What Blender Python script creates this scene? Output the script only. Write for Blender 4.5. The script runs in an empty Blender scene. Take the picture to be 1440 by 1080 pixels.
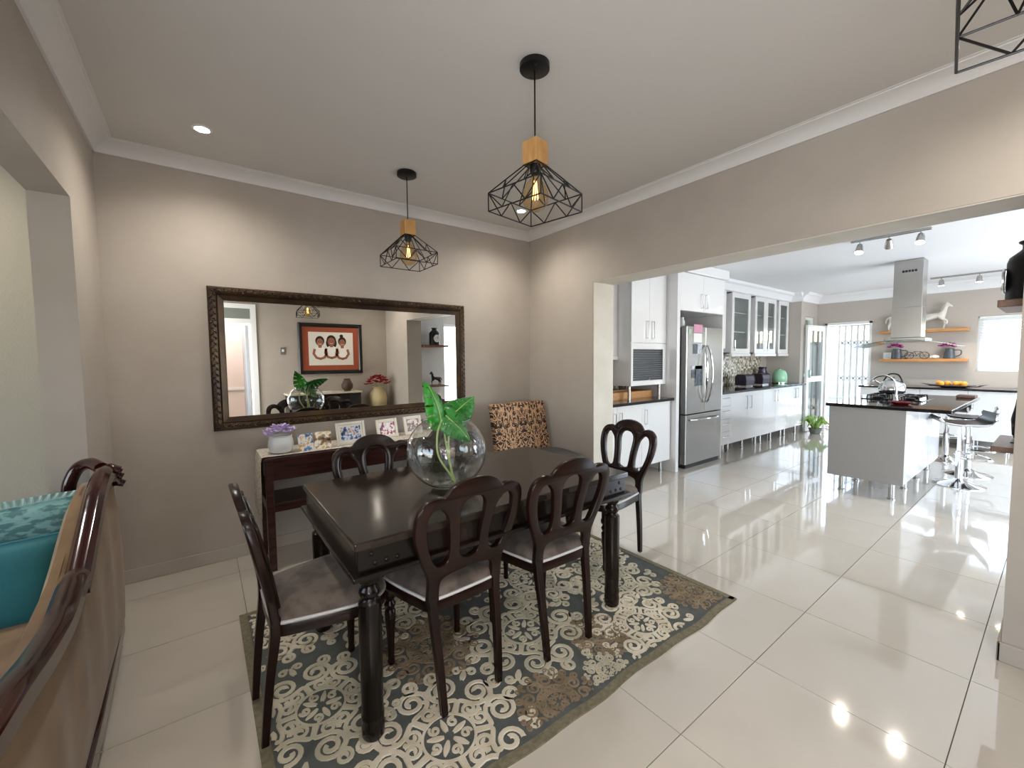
import bpy, bmesh, math, random
from mathutils import Vector, Matrix
random.seed(7)
PI = math.pi
SC = bpy.context.scene
COL = SC.collection

# ------------------------------------------------------------------ camera
F_PX, YAW, PIT, ROL = 584.27, .64243, -.05936, -.00937
CAM = Vector((-1.3459, -.7896, 1.3723))
_f = Vector((math.sin(YAW)*math.cos(PIT), math.cos(YAW)*math.cos(PIT), math.sin(PIT)))
_r = Vector((math.cos(YAW), -math.sin(YAW), 0)); _u = _r.cross(_f)
_R = _r*math.cos(ROL) + _u*math.sin(ROL); _U = -_r*math.sin(ROL) + _u*math.cos(ROL)
cd = bpy.data.cameras.new('camera'); cam = bpy.data.objects.new('camera', cd); COL.objects.link(cam)
cd.sensor_fit = 'HORIZONTAL'; cd.sensor_width = 36; cd.lens = F_PX*36/1440
cd.clip_start = .02; cd.clip_end = 200
cam.matrix_world = Matrix(((_R.x, _U.x, -_f.x, CAM.x), (_R.y, _U.y, -_f.y, CAM.y), (_R.z, _U.z, -_f.z, CAM.z), (0, 0, 0, 1)))
SC.camera = cam
def at(px, py, axis, v):
    "point where the photo pixel's ray meets the plane axis = v (floor, wall or top that carries the thing)"
    d = _f*F_PX + _R*(px-720) + _U*(540-py)
    return CAM + d*((v-CAM[axis])/d[axis])

# ------------------------------------------------------------------ world, sun, added window fill, exposure
vs = SC.view_settings; vs.view_transform = 'Standard'; vs.look = 'None'; vs.gamma = 1; vs.use_curve_mapping = False
vs.exposure = 1.2
w = bpy.data.worlds.new('world'); SC.world = w; w.use_nodes = True
nt = w.node_tree; nt.nodes.clear()
sky = nt.nodes.new('ShaderNodeTexSky'); sky.sky_type = 'NISHITA'; sky.sun_disc = False; sky.sun_elevation = math.radians(48); sky.sun_rotation = math.radians(110)
bg = nt.nodes.new('ShaderNodeBackground'); bg.inputs[1].default_value = .45
wo = nt.nodes.new('ShaderNodeOutputWorld'); nt.links.new(sky.outputs[0], bg.inputs[0]); nt.links.new(bg.outputs[0], wo.inputs[0])
def light(name, kind, loc, energy, color=(1, 1, 1), direction=None, **kw):
    l = bpy.data.lights.new(name, kind); l.energy = energy; l.color = color
    for k, v in kw.items(): setattr(l, k, v)
    o = bpy.data.objects.new(name, l); COL.objects.link(o); o.location = loc
    if direction is not None: o.rotation_euler = Vector(direction).to_track_quat('-Z', 'Y').to_euler()
    return o
light('sun', 'SUN', (12, 4, 9), 5.0, (1, .96, .9), (-.62, -.22, -.75), angle=.01)
# area lights added as fill for unseen windows and the hall
light('kitchen_unseen_window_fill', 'AREA', (5.1, -2.62, 1.18), 60, (.86, .93, 1), (-.35, 1, .05), shape='RECTANGLE', size=4.2, size_y=2.0)  # fill for an assumed unseen window, brightens the kitchen
light('lounge_unseen_window_fill', 'AREA', (-4.6, .4, 1.3), 14, (.97, .98, 1), (1, -.1, 0), shape='RECTANGLE', size=2.6, size_y=1.7)  # fill from an unseen, assumed lounge window
light('dining_added_window_fill', 'AREA', (-1.86, -1.2, 1.3), 27, (.94, .97, 1), (1, .2, .55), shape='RECTANGLE', size=.66, size_y=1.9)  # light of an invented window, tilted up to fill the ceiling
light('hall_fill_light', 'AREA', (-1.1, -2.4, 2.5), 20, (1, .95, .92), (0, 0, -1), shape='RECTANGLE', size=1.2, size_y=1.2)  # fill lamp added below the hall ceiling, no window here

# ------------------------------------------------------------------ materials
def lin(c):
    if isinstance(c, str): c = [int(c[i:i+2], 16)/255 for i in (0, 2, 4)]
    return tuple((x/12.92 if x <= .04045 else ((x+.055)/1.055)**2.4) for x in c) + (1,)
MATS = {}
def mat(name, col, rough=.5, metal=0, spec=.5, col2=None, scale=8, stretch=(1, 1, 1), detail=4, lo=.35, hi=.65, bump=0, bscale=None, coat=0, sheen=0, emit=None, es=0, coords='Object', bdist=.01):
    if name in MATS: return MATS[name]
    m = bpy.data.materials.new(name); m.use_nodes = True; n = m.node_tree; b = n.nodes['Principled BSDF']
    b.inputs['Base Color'].default_value = lin(col); b.inputs['Roughness'].default_value = rough; b.inputs['Metallic'].default_value = metal
    b.inputs['Specular IOR Level'].default_value = spec
    if coat: b.inputs['Coat Weight'].default_value = coat; b.inputs['Coat Roughness'].default_value = .08
    if sheen: b.inputs['Sheen Weight'].default_value = sheen; b.inputs['Sheen Roughness'].default_value = .4
    if emit: b.inputs['Emission Color'].default_value = lin(emit); b.inputs['Emission Strength'].default_value = es
    def noise(sc, st):
        tc = n.nodes.new('ShaderNodeTexCoord'); mp = n.nodes.new('ShaderNodeMapping'); mp.inputs['Scale'].default_value = st
        nz = n.nodes.new('ShaderNodeTexNoise'); nz.inputs['Scale'].default_value = sc; nz.inputs['Detail'].default_value = detail
        n.links.new(tc.outputs[coords], mp.inputs[0]); n.links.new(mp.outputs[0], nz.inputs['Vector']); return nz
    if col2:
        nz = noise(scale, stretch); r = n.nodes.new('ShaderNodeValToRGB')
        r.color_ramp.elements[0].position = lo; r.color_ramp.elements[0].color = lin(col)
        r.color_ramp.elements[1].position = hi; r.color_ramp.elements[1].color = lin(col2)
        n.links.new(nz.outputs['Fac'], r.inputs[0]); n.links.new(r.outputs[0], b.inputs['Base Color'])
    if bump:
        nz = noise(bscale or scale, stretch); bp = n.nodes.new('ShaderNodeBump'); bp.inputs['Strength'].default_value = bump; bp.inputs['Distance'].default_value = bdist
        n.links.new(nz.outputs['Fac'], bp.inputs['Height']); n.links.new(bp.outputs[0], b.inputs['Normal'])
    MATS[name] = m; return m
def thin_glass(name, tint='ffffff', gloss=1.0, rough=.0, ior=1.45):
    m = bpy.data.materials.new(name); m.use_nodes = True; n = m.node_tree; n.nodes.clear()
    o = n.nodes.new('ShaderNodeOutputMaterial'); mx = n.nodes.new('ShaderNodeMixShader'); t = n.nodes.new('ShaderNodeBsdfTransparent'); g = n.nodes.new('ShaderNodeBsdfGlossy')
    fr = n.nodes.new('ShaderNodeFresnel'); fr.inputs[0].default_value = ior; mu = n.nodes.new('ShaderNodeMath'); mu.operation = 'MULTIPLY'; mu.inputs[1].default_value = gloss
    ge = n.nodes.new('ShaderNodeNewGeometry'); ma = n.nodes.new('ShaderNodeMath'); ma.operation = 'MULTIPLY_ADD'; ma.inputs[1].default_value = 1/ior-ior; ma.inputs[2].default_value = ior
    n.links.new(ge.outputs['Backfacing'], ma.inputs[0]); n.links.new(ma.outputs[0], fr.inputs[0])
    t.inputs[0].default_value = lin(tint); g.inputs['Roughness'].default_value = rough
    n.links.new(fr.outputs[0], mu.inputs[0]); n.links.new(mu.outputs[0], mx.inputs[0]); n.links.new(t.outputs[0], mx.inputs[1]); n.links.new(g.outputs[0], mx.inputs[2]); n.links.new(mx.outputs[0], o.inputs[0])
    MATS[name] = m; return m
def emis(name, col, s):
    m = bpy.data.materials.new(name); m.use_nodes = True; b = m.node_tree.nodes['Principled BSDF']
    b.inputs['Base Color'].default_value = lin(col); b.inputs['Emission Color'].default_value = lin(col); b.inputs['Emission Strength'].default_value = s
    MATS[name] = m; return m

M_WALL = mat('greige_paint', 'aea59a', .62, spec=.3, col2='a99f94', scale=3, bump=.12, bscale=160, bdist=.002)
M_WALLK = mat('kitchen_wall_paint', 'b9b1a9', .6, spec=.3, bump=.08, bscale=160, bdist=.002)
M_LOUNGE = mat('lounge_wall_paint', 'aaa597', .7, spec=.2, bump=.5, bscale=90, bdist=.004)
M_HALL = mat('hall_paint', 'e6d5cc', .7)
M_CEIL = mat('ceiling_paint', 'c8c4bf', .75, spec=.2, bump=.06, bscale=220, bdist=.002)
M_CEILK = mat('white_ceiling_paint', 'e9eaec', .7, spec=.2)
M_CORN = mat('white_cornice_plaster', 'd2cfcc', .55)
M_WHITE = mat('white_gloss_paint', 'e4e4e2', .3)
M_JAMB = mat('pale_plaster', 'cfc9be', .6, col2='c6c0b2', scale=5)
M_TILE = mat('polished_porcelain', 'c6bfb3', .035, spec=1.0, coat=.5, col2='c1b9ac', scale=2.2, detail=6, coords='Object')
M_GROUT = mat('grout', '6f675d', .8)
M_CAB = mat('white_gloss_cabinet', 'e3e2e1', .1, spec=.5, coat=.4)
M_CABSHADE = mat('shaded_grey_gloss_panel', '9d9a96', .3)  # grey deepened to stand in for shade on the island end
M_GRAN = mat('black_granite', '1b1a1b', .06, spec=.6, col2='3a3836', scale=160, lo=.5, hi=.72)
M_CHROME = mat('chrome', 'd8d8d8', .08, 1)
M_STEEL = mat('brushed_steel', 'b9b7b4', .27, 1, col2='a9a7a4', scale=30, stretch=(60, 60, 1), bump=.03)
M_STEELD = mat('dark_steel_side', '4c4a48', .4, .8)
M_DARK = mat('black_plastic', '151416', .35)
M_BLK = mat('black_metal', '0d0d0e', .4, .3)
M_WOODL = mat('pale_pine', 'c89a5f', .45, col2='b4824a', scale=6, stretch=(1.5, 14, 1.5), bump=.05)
M_SHELF = mat('honey_oak', 'c48e57', .45, col2='ad7742', scale=5, stretch=(14, 1.2, 14))
M_RWOOD = mat('reddish_wood', '6b3a24', .35, col2='52291a', scale=5, stretch=(2, 14, 14))
M_TAB = mat('espresso_tabletop', '2c231c', .13, spec=.5, col2='211a15', scale=3.5, stretch=(1.2, 14, 1), bump=.07, bscale=4, bdist=.004)
M_TABL = mat('black_brown_lacquer', '100c0a', .22, spec=.32, col2='221a15', scale=4)
M_CHAIR = mat('dark_mahogany', '24120d', .27, spec=.33, col2='160b08', scale=3, stretch=(3, 3, 1))
M_CONS = mat('red_mahogany', '40201a', .25, col2='2b1511', scale=4, stretch=(1, 12, 12))
M_SEAT = mat('taupe_brocade', '675c54', .8, col2='443b34', scale=9, lo=.42, hi=.58, bump=.25, bscale=120, sheen=.3, bdist=.003)
M_PIPE = mat('pale_grey_gimp', 'c9c9c9', .7)
M_GLASS = thin_glass('clear_glass', 'fbfdfc', 1.0)
M_BOWL = thin_glass('rippled_bowl_glass', 'f7fbfa', 2.6, .02, 1.5)
_n = M_BOWL.node_tree; _tc = _n.nodes.new('ShaderNodeTexCoord'); _mp = _n.nodes.new('ShaderNodeMapping'); _mp.inputs['Scale'].default_value = (1, 1, .45); _nz = _n.nodes.new('ShaderNodeTexNoise'); _nz.inputs['Scale'].default_value = 34; _bp = _n.nodes.new('ShaderNodeBump'); _bp.inputs['Strength'].default_value = .35; _bp.inputs['Distance'].default_value = .01
_n.links.new(_tc.outputs['Object'], _mp.inputs[0]); _n.links.new(_mp.outputs[0], _nz.inputs['Vector']); _n.links.new(_nz.outputs['Fac'], _bp.inputs['Height'])
for _x in _n.nodes:
    if _x.type == 'BSDF_GLOSSY': _n.links.new(_bp.outputs[0], _x.inputs['Normal'])
M_PANE = thin_glass('window_pane', 'f4f8f8', .8)
M_MIRROR = mat('mirror_silver', 'ecebe8', .0, 1)
M_GOLD = mat('antique_bronze_gilt', '1d130c', .38, .5, col2='8a6a42', scale=70, lo=.55, hi=.72, bump=.6, bscale=80, bdist=.006)
M_GOLD2 = mat('bronze_bead', '6d5030', .35, .6, col2='22160d', scale=60)
M_BRONZE = mat('dark_bronze', '31231a', .35, .45, col2='47351f', scale=8)
M_LEAF = mat('monstera_green', '2a8a24', .3, col2='c4e09a', scale=26, lo=.6, hi=.7, stretch=(1, 1, .35), bump=.4, bscale=30)
M_LEAF2 = mat('deep_monstera_green', '17681a', .3, col2='35923a', scale=14, bump=.4, bscale=30)
M_STEM = mat('pale_green_stem', 'a9b872', .5)
M_LACE = mat('ivory_lace', 'd9d1c2', .85, col2='b9b0a0', scale=55, lo=.45, hi=.6, bump=.5, bscale=55)
M_TAN = mat('tan_velvet', '7c6140', .8, col2='6b5133', scale=7, sheen=.15, bump=.1, bscale=200, bdist=.002)
M_SOFAW = mat('polished_rosewood', '330d0a', .13, spec=.38, col2='1f0706', scale=6, coat=.15)
M_TEAL = mat('teal_velvet', '125c64', .7, col2='196b73', scale=5, sheen=.25, bump=.08, bscale=60)
M_TEALP = mat('teal_chevron_brocade', '6f9a98', .65, col2='3f6b6c', scale=22, lo=.44, hi=.54, stretch=(1, 1, 2.5))
M_RUG = mat('slate_rug_pile', '5e6261', .95, spec=.1, col2='555957', scale=16, bump=.4, bscale=420, bdist=.004)
M_RUGB = mat('rug_border_pile', '857d68', .95, spec=.1, col2='6f6a58', scale=60, bump=.4, bscale=420)
M_RC = [mat('cream_pile', 'dcd4c2', .95, spec=.1, col2='c8bda6', scale=14, bump=.3, bscale=400), mat('tan_pile', '93836d', .95, spec=.1, col2='7d6d58', scale=14, bump=.3, bscale=400), mat('sage_cream_pile', 'b5b09c', .95, spec=.1, col2='cbc4ae', scale=9, bump=.3, bscale=400)]
M_BULB = thin_glass('amber_bulb_glass', 'fbeccf', 1.0)
M_FIL = emis('warm_filament', 'ffca8a', 2.5)
M_LAMP = emis('lamp_face', 'fff4e2', 40)
M_LAMPK = emis('spot_face', 'fff0d6', 30)
M_CERAM = mat('white_ceramic', 'd8d8d4', .3)
M_LILAC = mat('lilac_petal', 'c9b6d8', .7, col2='ad97c6', scale=30)
M_PINK = mat('magenta_petal', 'b81f96', .7, col2='8d1478', scale=30)
M_RED = mat('red_petal', 'b01122', .7, col2='7a0a18', scale=30)
M_CREAM = mat('cream_glaze', 'dcca9c', .35, col2='cbb887', scale=6)
M_SILVER = mat('silver_frame', 'cfc9bd', .35, .5)
M_IVORYF = mat('ivory_frame', 'ddd5c6', .5)

# ------------------------------------------------------------------ mesh helpers
class MB:
    def __init__(s): s.v = []; s.f = []
    def add(s, vs_, fs_):
        o = len(s.v); s.v += [tuple(p) for p in vs_]; s.f += [tuple(o+i for i in q) for q in fs_]; return s
    def box(s, x0, x1, y0, y1, z0, z1):
        return s.add([(x0, y0, z0), (x1, y0, z0), (x1, y1, z0), (x0, y1, z0), (x0, y0, z1), (x1, y0, z1), (x1, y1, z1), (x0, y1, z1)],
                     [(0, 3, 2, 1), (4, 5, 6, 7), (0, 1, 5, 4), (1, 2, 6, 5), (2, 3, 7, 6), (3, 0, 4, 7)])
    def obox(s, p, ax, ay, az):
        "box from corner p along three edge vectors"
        p, ax, ay, az = map(Vector, (p, ax, ay, az))
        return s.add([p, p+ax, p+ax+ay, p+ay, p+az, p+ax+az, p+ax+ay+az, p+ay+az], [(0, 3, 2, 1), (4, 5, 6, 7), (0, 1, 5, 4), (1, 2, 6, 5), (2, 3, 7, 6), (3, 0, 4, 7)])
    def tube(s, path, r, n=10, closed=False, sx=1, up=None, phase=0):
        path = [Vector(p) for p in path]; m = len(path)
        rs = r if isinstance(r, (list, tuple)) else [r]*m
        vs_ = []; prev = None
        for i, p in enumerate(path):
            a = path[(i-1) % m] if (closed or i > 0) else p; b = path[(i+1) % m] if (closed or i < m-1) else p
            t = (b-a).normalized()
            ref = Vector(up) if up else (prev if prev is not None else (Vector((0, 0, 1)) if abs(t.z) < .9 else Vector((1, 0, 0))))
            nx = t.cross(ref)
            if nx.length < 1e-6: nx = t.cross(Vector((1, 0, 0)))
            nx.normalize(); ny = nx.cross(t).normalized(); prev = ny if not up else None
            for k in range(n):
                an = 2*PI*k/n + phase; vs_.append(p + nx*math.cos(an)*rs[i]*sx + ny*math.sin(an)*rs[i])
        fs_ = []
        for i in range(m if closed else m-1):
            j = (i+1) % m
            for k in range(n): fs_.append((i*n+k, i*n+(k+1) % n, j*n+(k+1) % n, j*n+k))
        if not closed: fs_.append(tuple(range(n-1, -1, -1))); fs_.append(tuple((m-1)*n+k for k in range(n)))
        return s.add(vs_, fs_)
    def lathe(s, prof, n=24, c=(0, 0, 0), capb=True, capt=True):
        vs_ = []; fs_ = []; m = len(prof)
        for (r, z) in prof:
            for k in range(n): a = 2*PI*k/n; vs_.append((c[0]+r*math.cos(a), c[1]+r*math.sin(a), c[2]+z))
        for i in range(m-1):
            for k in range(n): fs_.append((i*n+k, i*n+(k+1) % n, (i+1)*n+(k+1) % n, (i+1)*n+k))
        if capb: fs_.append(tuple(range(n-1, -1, -1)))
        if capt: fs_.append(tuple((m-1)*n+k for k in range(n)))
        return s.add(vs_, fs_)
    def prism(s, poly, d, axis=2, o=0):
        "extrude 2-D polygon (counter-clockwise) from o to o+d along axis"
        n = len(poly)
        def P(a, b, h): return (a, b, h) if axis == 2 else ((a, h, b) if axis == 1 else (h, a, b))
        vs_ = [P(a, b, o) for a, b in poly] + [P(a, b, o+d) for a, b in poly]
        return s.add(vs_, [tuple(range(n-1, -1, -1)), tuple(range(n, 2*n))] + [(i, (i+1) % n, n+(i+1) % n, n+i) for i in range(n)])
    def ball(s, c, rx, ry=None, rz=None, n=12, m=8):
        ry = ry or rx; rz = rz or rx; vs_ = [(c[0], c[1], c[2]-rz)]
        for i in range(1, m):
            t = -PI/2+PI*i/m
            for k in range(n): a = 2*PI*k/n; vs_.append((c[0]+rx*math.cos(t)*math.cos(a), c[1]+ry*math.cos(t)*math.sin(a), c[2]+rz*math.sin(t)))
        vs_.append((c[0], c[1], c[2]+rz)); fs_ = []
        for k in range(n): fs_.append((0, 1+(k+1) % n, 1+k)); fs_.append((len(vs_)-1, 1+(m-2)*n+k, 1+(m-2)*n+(k+1) % n))
        for i in range(m-2):
            for k in range(n): fs_.append((1+i*n+k, 1+i*n+(k+1) % n, 1+(i+1)*n+(k+1) % n, 1+(i+1)*n+k))
        return s.add(vs_, fs_)
    def loft(s, rings, cap=True):
        n = len(rings[0]); vs_ = [p for r in rings for p in r]; fs_ = []
        for i in range(len(rings)-1):
            for k in range(n): fs_.append((i*n+k, i*n+(k+1) % n, (i+1)*n+(k+1) % n, (i+1)*n+k))
        if cap: fs_.append(tuple(range(n-1, -1, -1))); fs_.append(tuple((len(rings)-1)*n+k for k in range(n)))
        return s.add(vs_, fs_)
    def xf(s, M):
        s.v = [tuple(M @ Vector(p)) for p in s.v]; return s
    def mesh(s, name, m, smooth=False):
        me = bpy.data.meshes.new(name); me.from_pydata(s.v, [], s.f); me.update()
        bm = bmesh.new(); bm.from_mesh(me); bmesh.ops.recalc_face_normals(bm, faces=bm.faces); bm.to_mesh(me); bm.free()
        if m: me.materials.append(m)
        if smooth:
            for p in me.polygons: p.use_smooth = True
            me.set_sharp_from_angle(angle=math.radians(smooth if smooth is not True else 40))
        return me
    def build(s, name, m, parent=None, smooth=False, bevel=0, seg=2):
        "one mesh object; vertices are world coordinates unless the parent's root says local"
        root = parent
        while root is not None and root.parent is not None: root = root.parent
        if root is not None and not root.get('_local'):
            L = root.location; s.v = [(a-L.x, b-L.y, c-L.z) for a, b, c in s.v]
        o = bpy.data.objects.new(name, s.mesh(name, m, smooth)); COL.objects.link(o)
        if parent is not None: o.parent = parent
        if bevel:
            b = o.modifiers.new('bevel', 'BEVEL'); b.width = bevel; b.segments = seg; b.limit_method = 'ANGLE'; b.angle_limit = math.radians(40)
        return o
def box(*a): return MB().box(*a)
def tag(o, label, cat, group=None):
    o['label'] = label; o['category'] = cat
    if group: o['group'] = group
    return o
def thing(name, label, cat, loc=(0, 0, 0), rotz=0, group=None, local=False):
    o = bpy.data.objects.new(name, None); COL.objects.link(o); o.location = loc; o.rotation_euler = (0, 0, rotz); o.empty_display_size = .1
    if local or rotz: o['_local'] = 1
    return tag(o, label, cat, group)
def struct(name, mb, m, parent=None, **kw):
    o = mb.build(name, m, parent, **kw)
    if parent is None: o['kind'] = 'structure'
    return o
def copy_tree(o, parent=None):
    c = o.copy(); COL.objects.link(c)
    if parent is not None: c.parent = parent
    for ch in list(o.children): copy_tree(ch, c)
    return c
def dup(o, loc, rotz, label=None):
    c = copy_tree(o); c.location = loc; c.rotation_euler = (0, 0, rotz)
    if label: c['label'] = label
    return c
def smooth_poly(pts, k=6, closed=True):
    n = len(pts); out = []
    for i in range(n if closed else n-1):
        p = [Vector(pts[(i+j) % n]) if closed else Vector(pts[min(max(i+j, 0), n-1)]) for j in (-1, 0, 1, 2)]
        for q in range(k):
            t = q/k
            out.append(.5*((2*p[1]) + (-p[0]+p[2])*t + (2*p[0]-5*p[1]+4*p[2]-p[3])*t*t + (-p[0]+3*p[1]-3*p[2]+p[3])*t**3))
    if not closed: out.append(Vector(pts[-1]))
    return out
def cutout(name, outlines, thick, bev, m, fmap=None):
    "flat shape with holes, extruded and rounded (x, z in; y is thickness); fmap moves each vertex"
    cu = bpy.data.curves.new(name, 'CURVE'); cu.dimensions = '2D'; cu.fill_mode = 'BOTH'; cu.extrude = thick/2-bev; cu.bevel_depth = bev; cu.bevel_resolution = 1
    for pts in outlines:
        sp = cu.splines.new('POLY'); sp.points.add(len(pts)-1); sp.use_cyclic_u = True
        for i, p in enumerate(pts): sp.points[i].co = (p[0], p[1], 0, 1)
    tmp = bpy.data.objects.new(name+'_tmp', cu); COL.objects.link(tmp)
    dg = bpy.context.evaluated_depsgraph_get(); me = bpy.data.meshes.new_from_object(tmp.evaluated_get(dg))
    bpy.data.objects.remove(tmp); bpy.data.curves.remove(cu)
    bm = bmesh.new(); bm.from_mesh(me); bmesh.ops.remove_doubles(bm, verts=bm.verts, dist=1e-5)
    for v in bm.verts:
        x, z, y = v.co.x, v.co.y, -v.co.z
        v.co = fmap(x, y, z) if fmap else (x, y, z)
    bmesh.ops.recalc_face_normals(bm, faces=bm.faces); bm.to_mesh(me); bm.free()
    me.name = name; me.materials.clear(); me.materials.append(m)
    for p in me.polygons: p.use_smooth = True
    me.set_sharp_from_angle(angle=math.radians(50))
    return me
def obj(name, me, parent=None):
    o = bpy.data.objects.new(name, me); COL.objects.link(o)
    if parent is not None: o.parent = parent
    return o
# ------------------------------------------------------------------ the setting
XC, XB, XB2, YA, YS = -1.797, 1.476, 1.736, 2.658, -1.65
HC, H, HK, XD, YK = 2.60, 2.668, 2.51, 8.1, -2.6
FZ = 0.0
fl = struct('floor', box(-4.7, XD+.15, -3.0, YA, -.05, -.006), M_GROUT)
_tm = {}
def tile(x0, x1, y0, y1):
    k = (round(x1-x0, 3), round(y1-y0, 3))
    if k not in _tm: _tm[k] = MB().box(0, x1-x0, 0, y1-y0, -.012, 0).mesh('tile', M_TILE)
    o = obj('tile', _tm[k], fl); o.location = (x0, y0, 0)
for i in range(-8, 14):
    for j in range(-5, 5):
        x0, x1 = max(i*.6, -4.7)+.0016, min(i*.6+.6, XD)-.0016; y0, y1 = max(j*.6, -3.0)+.0016, min(j*.6+.6, YA)-.0016
        if x1-x0 > .02 and y1-y0 > .02: tile(x0, x1, y0, y1)
def openwall(name, m, axis, t0, t1, a0, a1, z1, holes):
    "wall along one axis with rectangular openings (a0, a1, z0, z1)"
    mb = MB(); hs = sorted(holes); a = a0
    def bx(p, q, za, zb):
        if q-p > 1e-4 and zb-za > 1e-4: mb.box(*((p, q, t0, t1) if axis == 'x' else (t0, t1, p, q)), za, zb)
    for (p, q, za, zb) in hs: bx(a, p, 0, z1); bx(p, q, 0, za); bx(p, q, zb, z1); a = q
    bx(a, a1, 0, z1)
    return struct(name, mb, m)
openwall('wall_north', M_WALL, 'x', YA, YA+.15, -1.866, 7.3, 2.8, [])
openwall('wall_lounge_north', M_LOUNGE, 'x', YA, YA+.15, -4.7, -1.866, 2.8, [])
openwall('wall_east', M_WALL, 'y', XB, XB2, YS, YA, 2.8, [(-.665, 1.767, 0, 2.055)])
struct('trim_1', box(XB+.004, XB2+.006, 1.757, 1.7675, 0, 2.055), M_JAMB)          # pale plaster reveal of the opening
struct('trim_2', box(XB+.004, XB2+.004, -.66, 1.757, 2.048, 2.0555), M_JAMB)
openwall('wall_west', M_WALL, 'y', XC-.138, XC, -2.2, YA, 2.8, [(-1.55, -.85, .3, 2.3), (-.7, 2.016, 0, 2.145)])
openwall('wall_south', M_WALL, 'x', YS-.12, YS, XC, XB2, 2.8, [(-1.45, -.69, 0, 2.2)])
openwall('wall_kitchen_east', M_WALLK, 'y', XD, XD+.15, YK, 2.8, 2.7, [(-1.0, .045, 1.12, 1.955), (1.29, 1.96, 0, 1.985)])
openwall('wall_kitchen_south', M_WALLK, 'x', YK-.12, YK, 1.736, XD+.15, 2.7, [(3.0, 7.2, .15, 2.2)])
struct('wall_kitchen_pier', box(1.7365, 2.3, YK, -.9, 0, 2.7), M_WHITE)
openwall('wall_kitchen_return', M_WALLK, 'x', 2.1, 2.8, 7.3, XD, 2.7, [(7.5, 7.96, .06, 2.1)])
openwall('wall_lounge_west', M_LOUNGE, 'y', -4.82, -4.7, -2.2, YA, 2.8, [(-.9, 1.7, .45, 2.15)])
openwall('wall_lounge_south', M_LOUNGE, 'x', -2.32, -2.2, -4.7, XC, 2.8, [])
openwall('wall_hall', M_HALL, 'x', -3.12, -3.0, XC, 1.736, 2.8, [])
openwall('wall_hall_side', M_HALL, 'y', XC-.1, XC, -3.0, -2.2, 2.8, [])
struct('ceiling', box(XC-.14, XB2, YS, YA, H, H+.13), M_CEIL)
struct('ceiling_kitchen', box(XB2, XD, YK, YA, HK, HK+.2), M_CEILK)
struct('ceiling_lounge', box(-4.7, XC-.14, -2.2, YA, H, H+.13), M_CEIL)
struct('ceiling_hall', box(XC, XB2, -3.0, YS, H, H+.13), M_CEILK)
def cove(d, z0, z1, n=7):
    p = [(0, z0), (d*.12, z0), (d*.12, z0+(z1-z0)*.1)]
    for i in range(n+1):
        a = PI/2*i/n; p.append((d*.9-d*.78*math.cos(a), z0+(z1-z0)*(.1+.78*math.sin(a))*1.0 if False else z0+(z1-z0)*(.92-.82*math.cos(a)) if False else z0+(z1-z0)*(.1+.8*(1-math.cos(a)))))
    return [(a, b) for a, b in p] + [(d, z1-.004), (d, z1), (0, z1)]
pc = [(0, HC), (.012, HC), (.014, HC+.007), (.02, HC+.02), (.033, HC+.036), (.05, HC+.047), (.07, HC+.055), (.086, HC+.0585), (.088, HC+.0635), (.1, HC+.0645), (.1, H), (0, H)]
struct('trim_3', MB().prism([(YA-a, b) for a, b in pc], XB-XC, 0, XC), M_CORN, smooth=25)
struct('trim_4', MB().prism([(XB-a, b) for a, b in pc], YA-YS, 1, YS), M_CORN, smooth=25)
struct('trim_5', MB().prism([(XC+a, b) for a, b in pc], YA-YS, 1, YS), M_CORN, smooth=25)
struct('trim_6', MB().prism([(YS+a, b) for a, b in pc], XB-XC, 0, XC), M_CORN, smooth=25)
pk = [(0, 2.36), (.014, 2.36), (.016, 2.372), (.028, 2.4), (.05, 2.435), (.08, 2.465), (.105, 2.478), (.108, 2.49), (.125, 2.493), (.125, HK), (0, HK)]
struct('trim_7', MB().prism([(XD-a, b) for a, b in pk], 2.1-YK, 1, YK), M_CEILK, smooth=25)
struct('trim_8', MB().prism([(2.1-a, b) for a, b in pk], XD-7.3+.03, 0, 7.27), M_CEILK, smooth=25)
struct('trim_9', MB().prism([(7.3-a, b) for a, b in pk], YA-2.07, 1, 2.07), M_CEILK, smooth=25)
B = .088
struct('baseboard_north', box(XC, XB, YA-.013, YA, 0, B), M_WALL, bevel=.004)
struct('baseboard_east', MB().box(XB-.013, XB, 1.767, YA, 0, B).box(XB-.013, XB2+.013, -.665, -.652, 0, B).box(XB-.013, XB, YS, -.652, 0, B), M_WALL, bevel=.004)
struct('baseboard_west', MB().box(XC, XC+.013, 2.016, YA, 0, B).box(XC, XC+.013, YS, -.7, 0, B), M_WALL, bevel=.004)
struct('baseboard_south', MB().box(-.6, XB, YS, YS+.013, 0, B).box(XC, -1.52, YS, YS+.013, 0, B), M_WALL, bevel=.004)

# windows and doors
def frame_rect(mb, ax, t0, t1, a0, a1, z0, z1, w):
    def b(p, q, za, zb): mb.box(*((p, q, t0, t1) if ax == 'x' else (t0, t1, p, q)), za, zb)
    b(a0, a0+w, z0, z1); b(a1-w, a1, z0, z1); b(a0+w, a1-w, z0, z0+w); b(a0+w, a1-w, z1-w, z1); return mb
w1 = struct('window_1', frame_rect(MB(), 'y', XD+.05, XD+.1, -1.0, .045, 1.12, 1.955, .05), M_WHITE)
box(XD+.07, XD+.076, -.95, -.005, 1.17, 1.905).build('pane', M_PANE, w1)
w2 = struct('window_2', frame_rect(MB(), 'x', 2.13, 2.19, 7.5, 7.96, .06, 2.1, .05).box(7.55, 7.91, 2.14, 2.18, 1.0, 1.05), M_WHITE)
for za, zb in ((.11, 1.0), (1.05, 2.05)): box(7.55, 7.91, 2.155, 2.161, za, zb).build('pane', M_PANE, w2)
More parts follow.
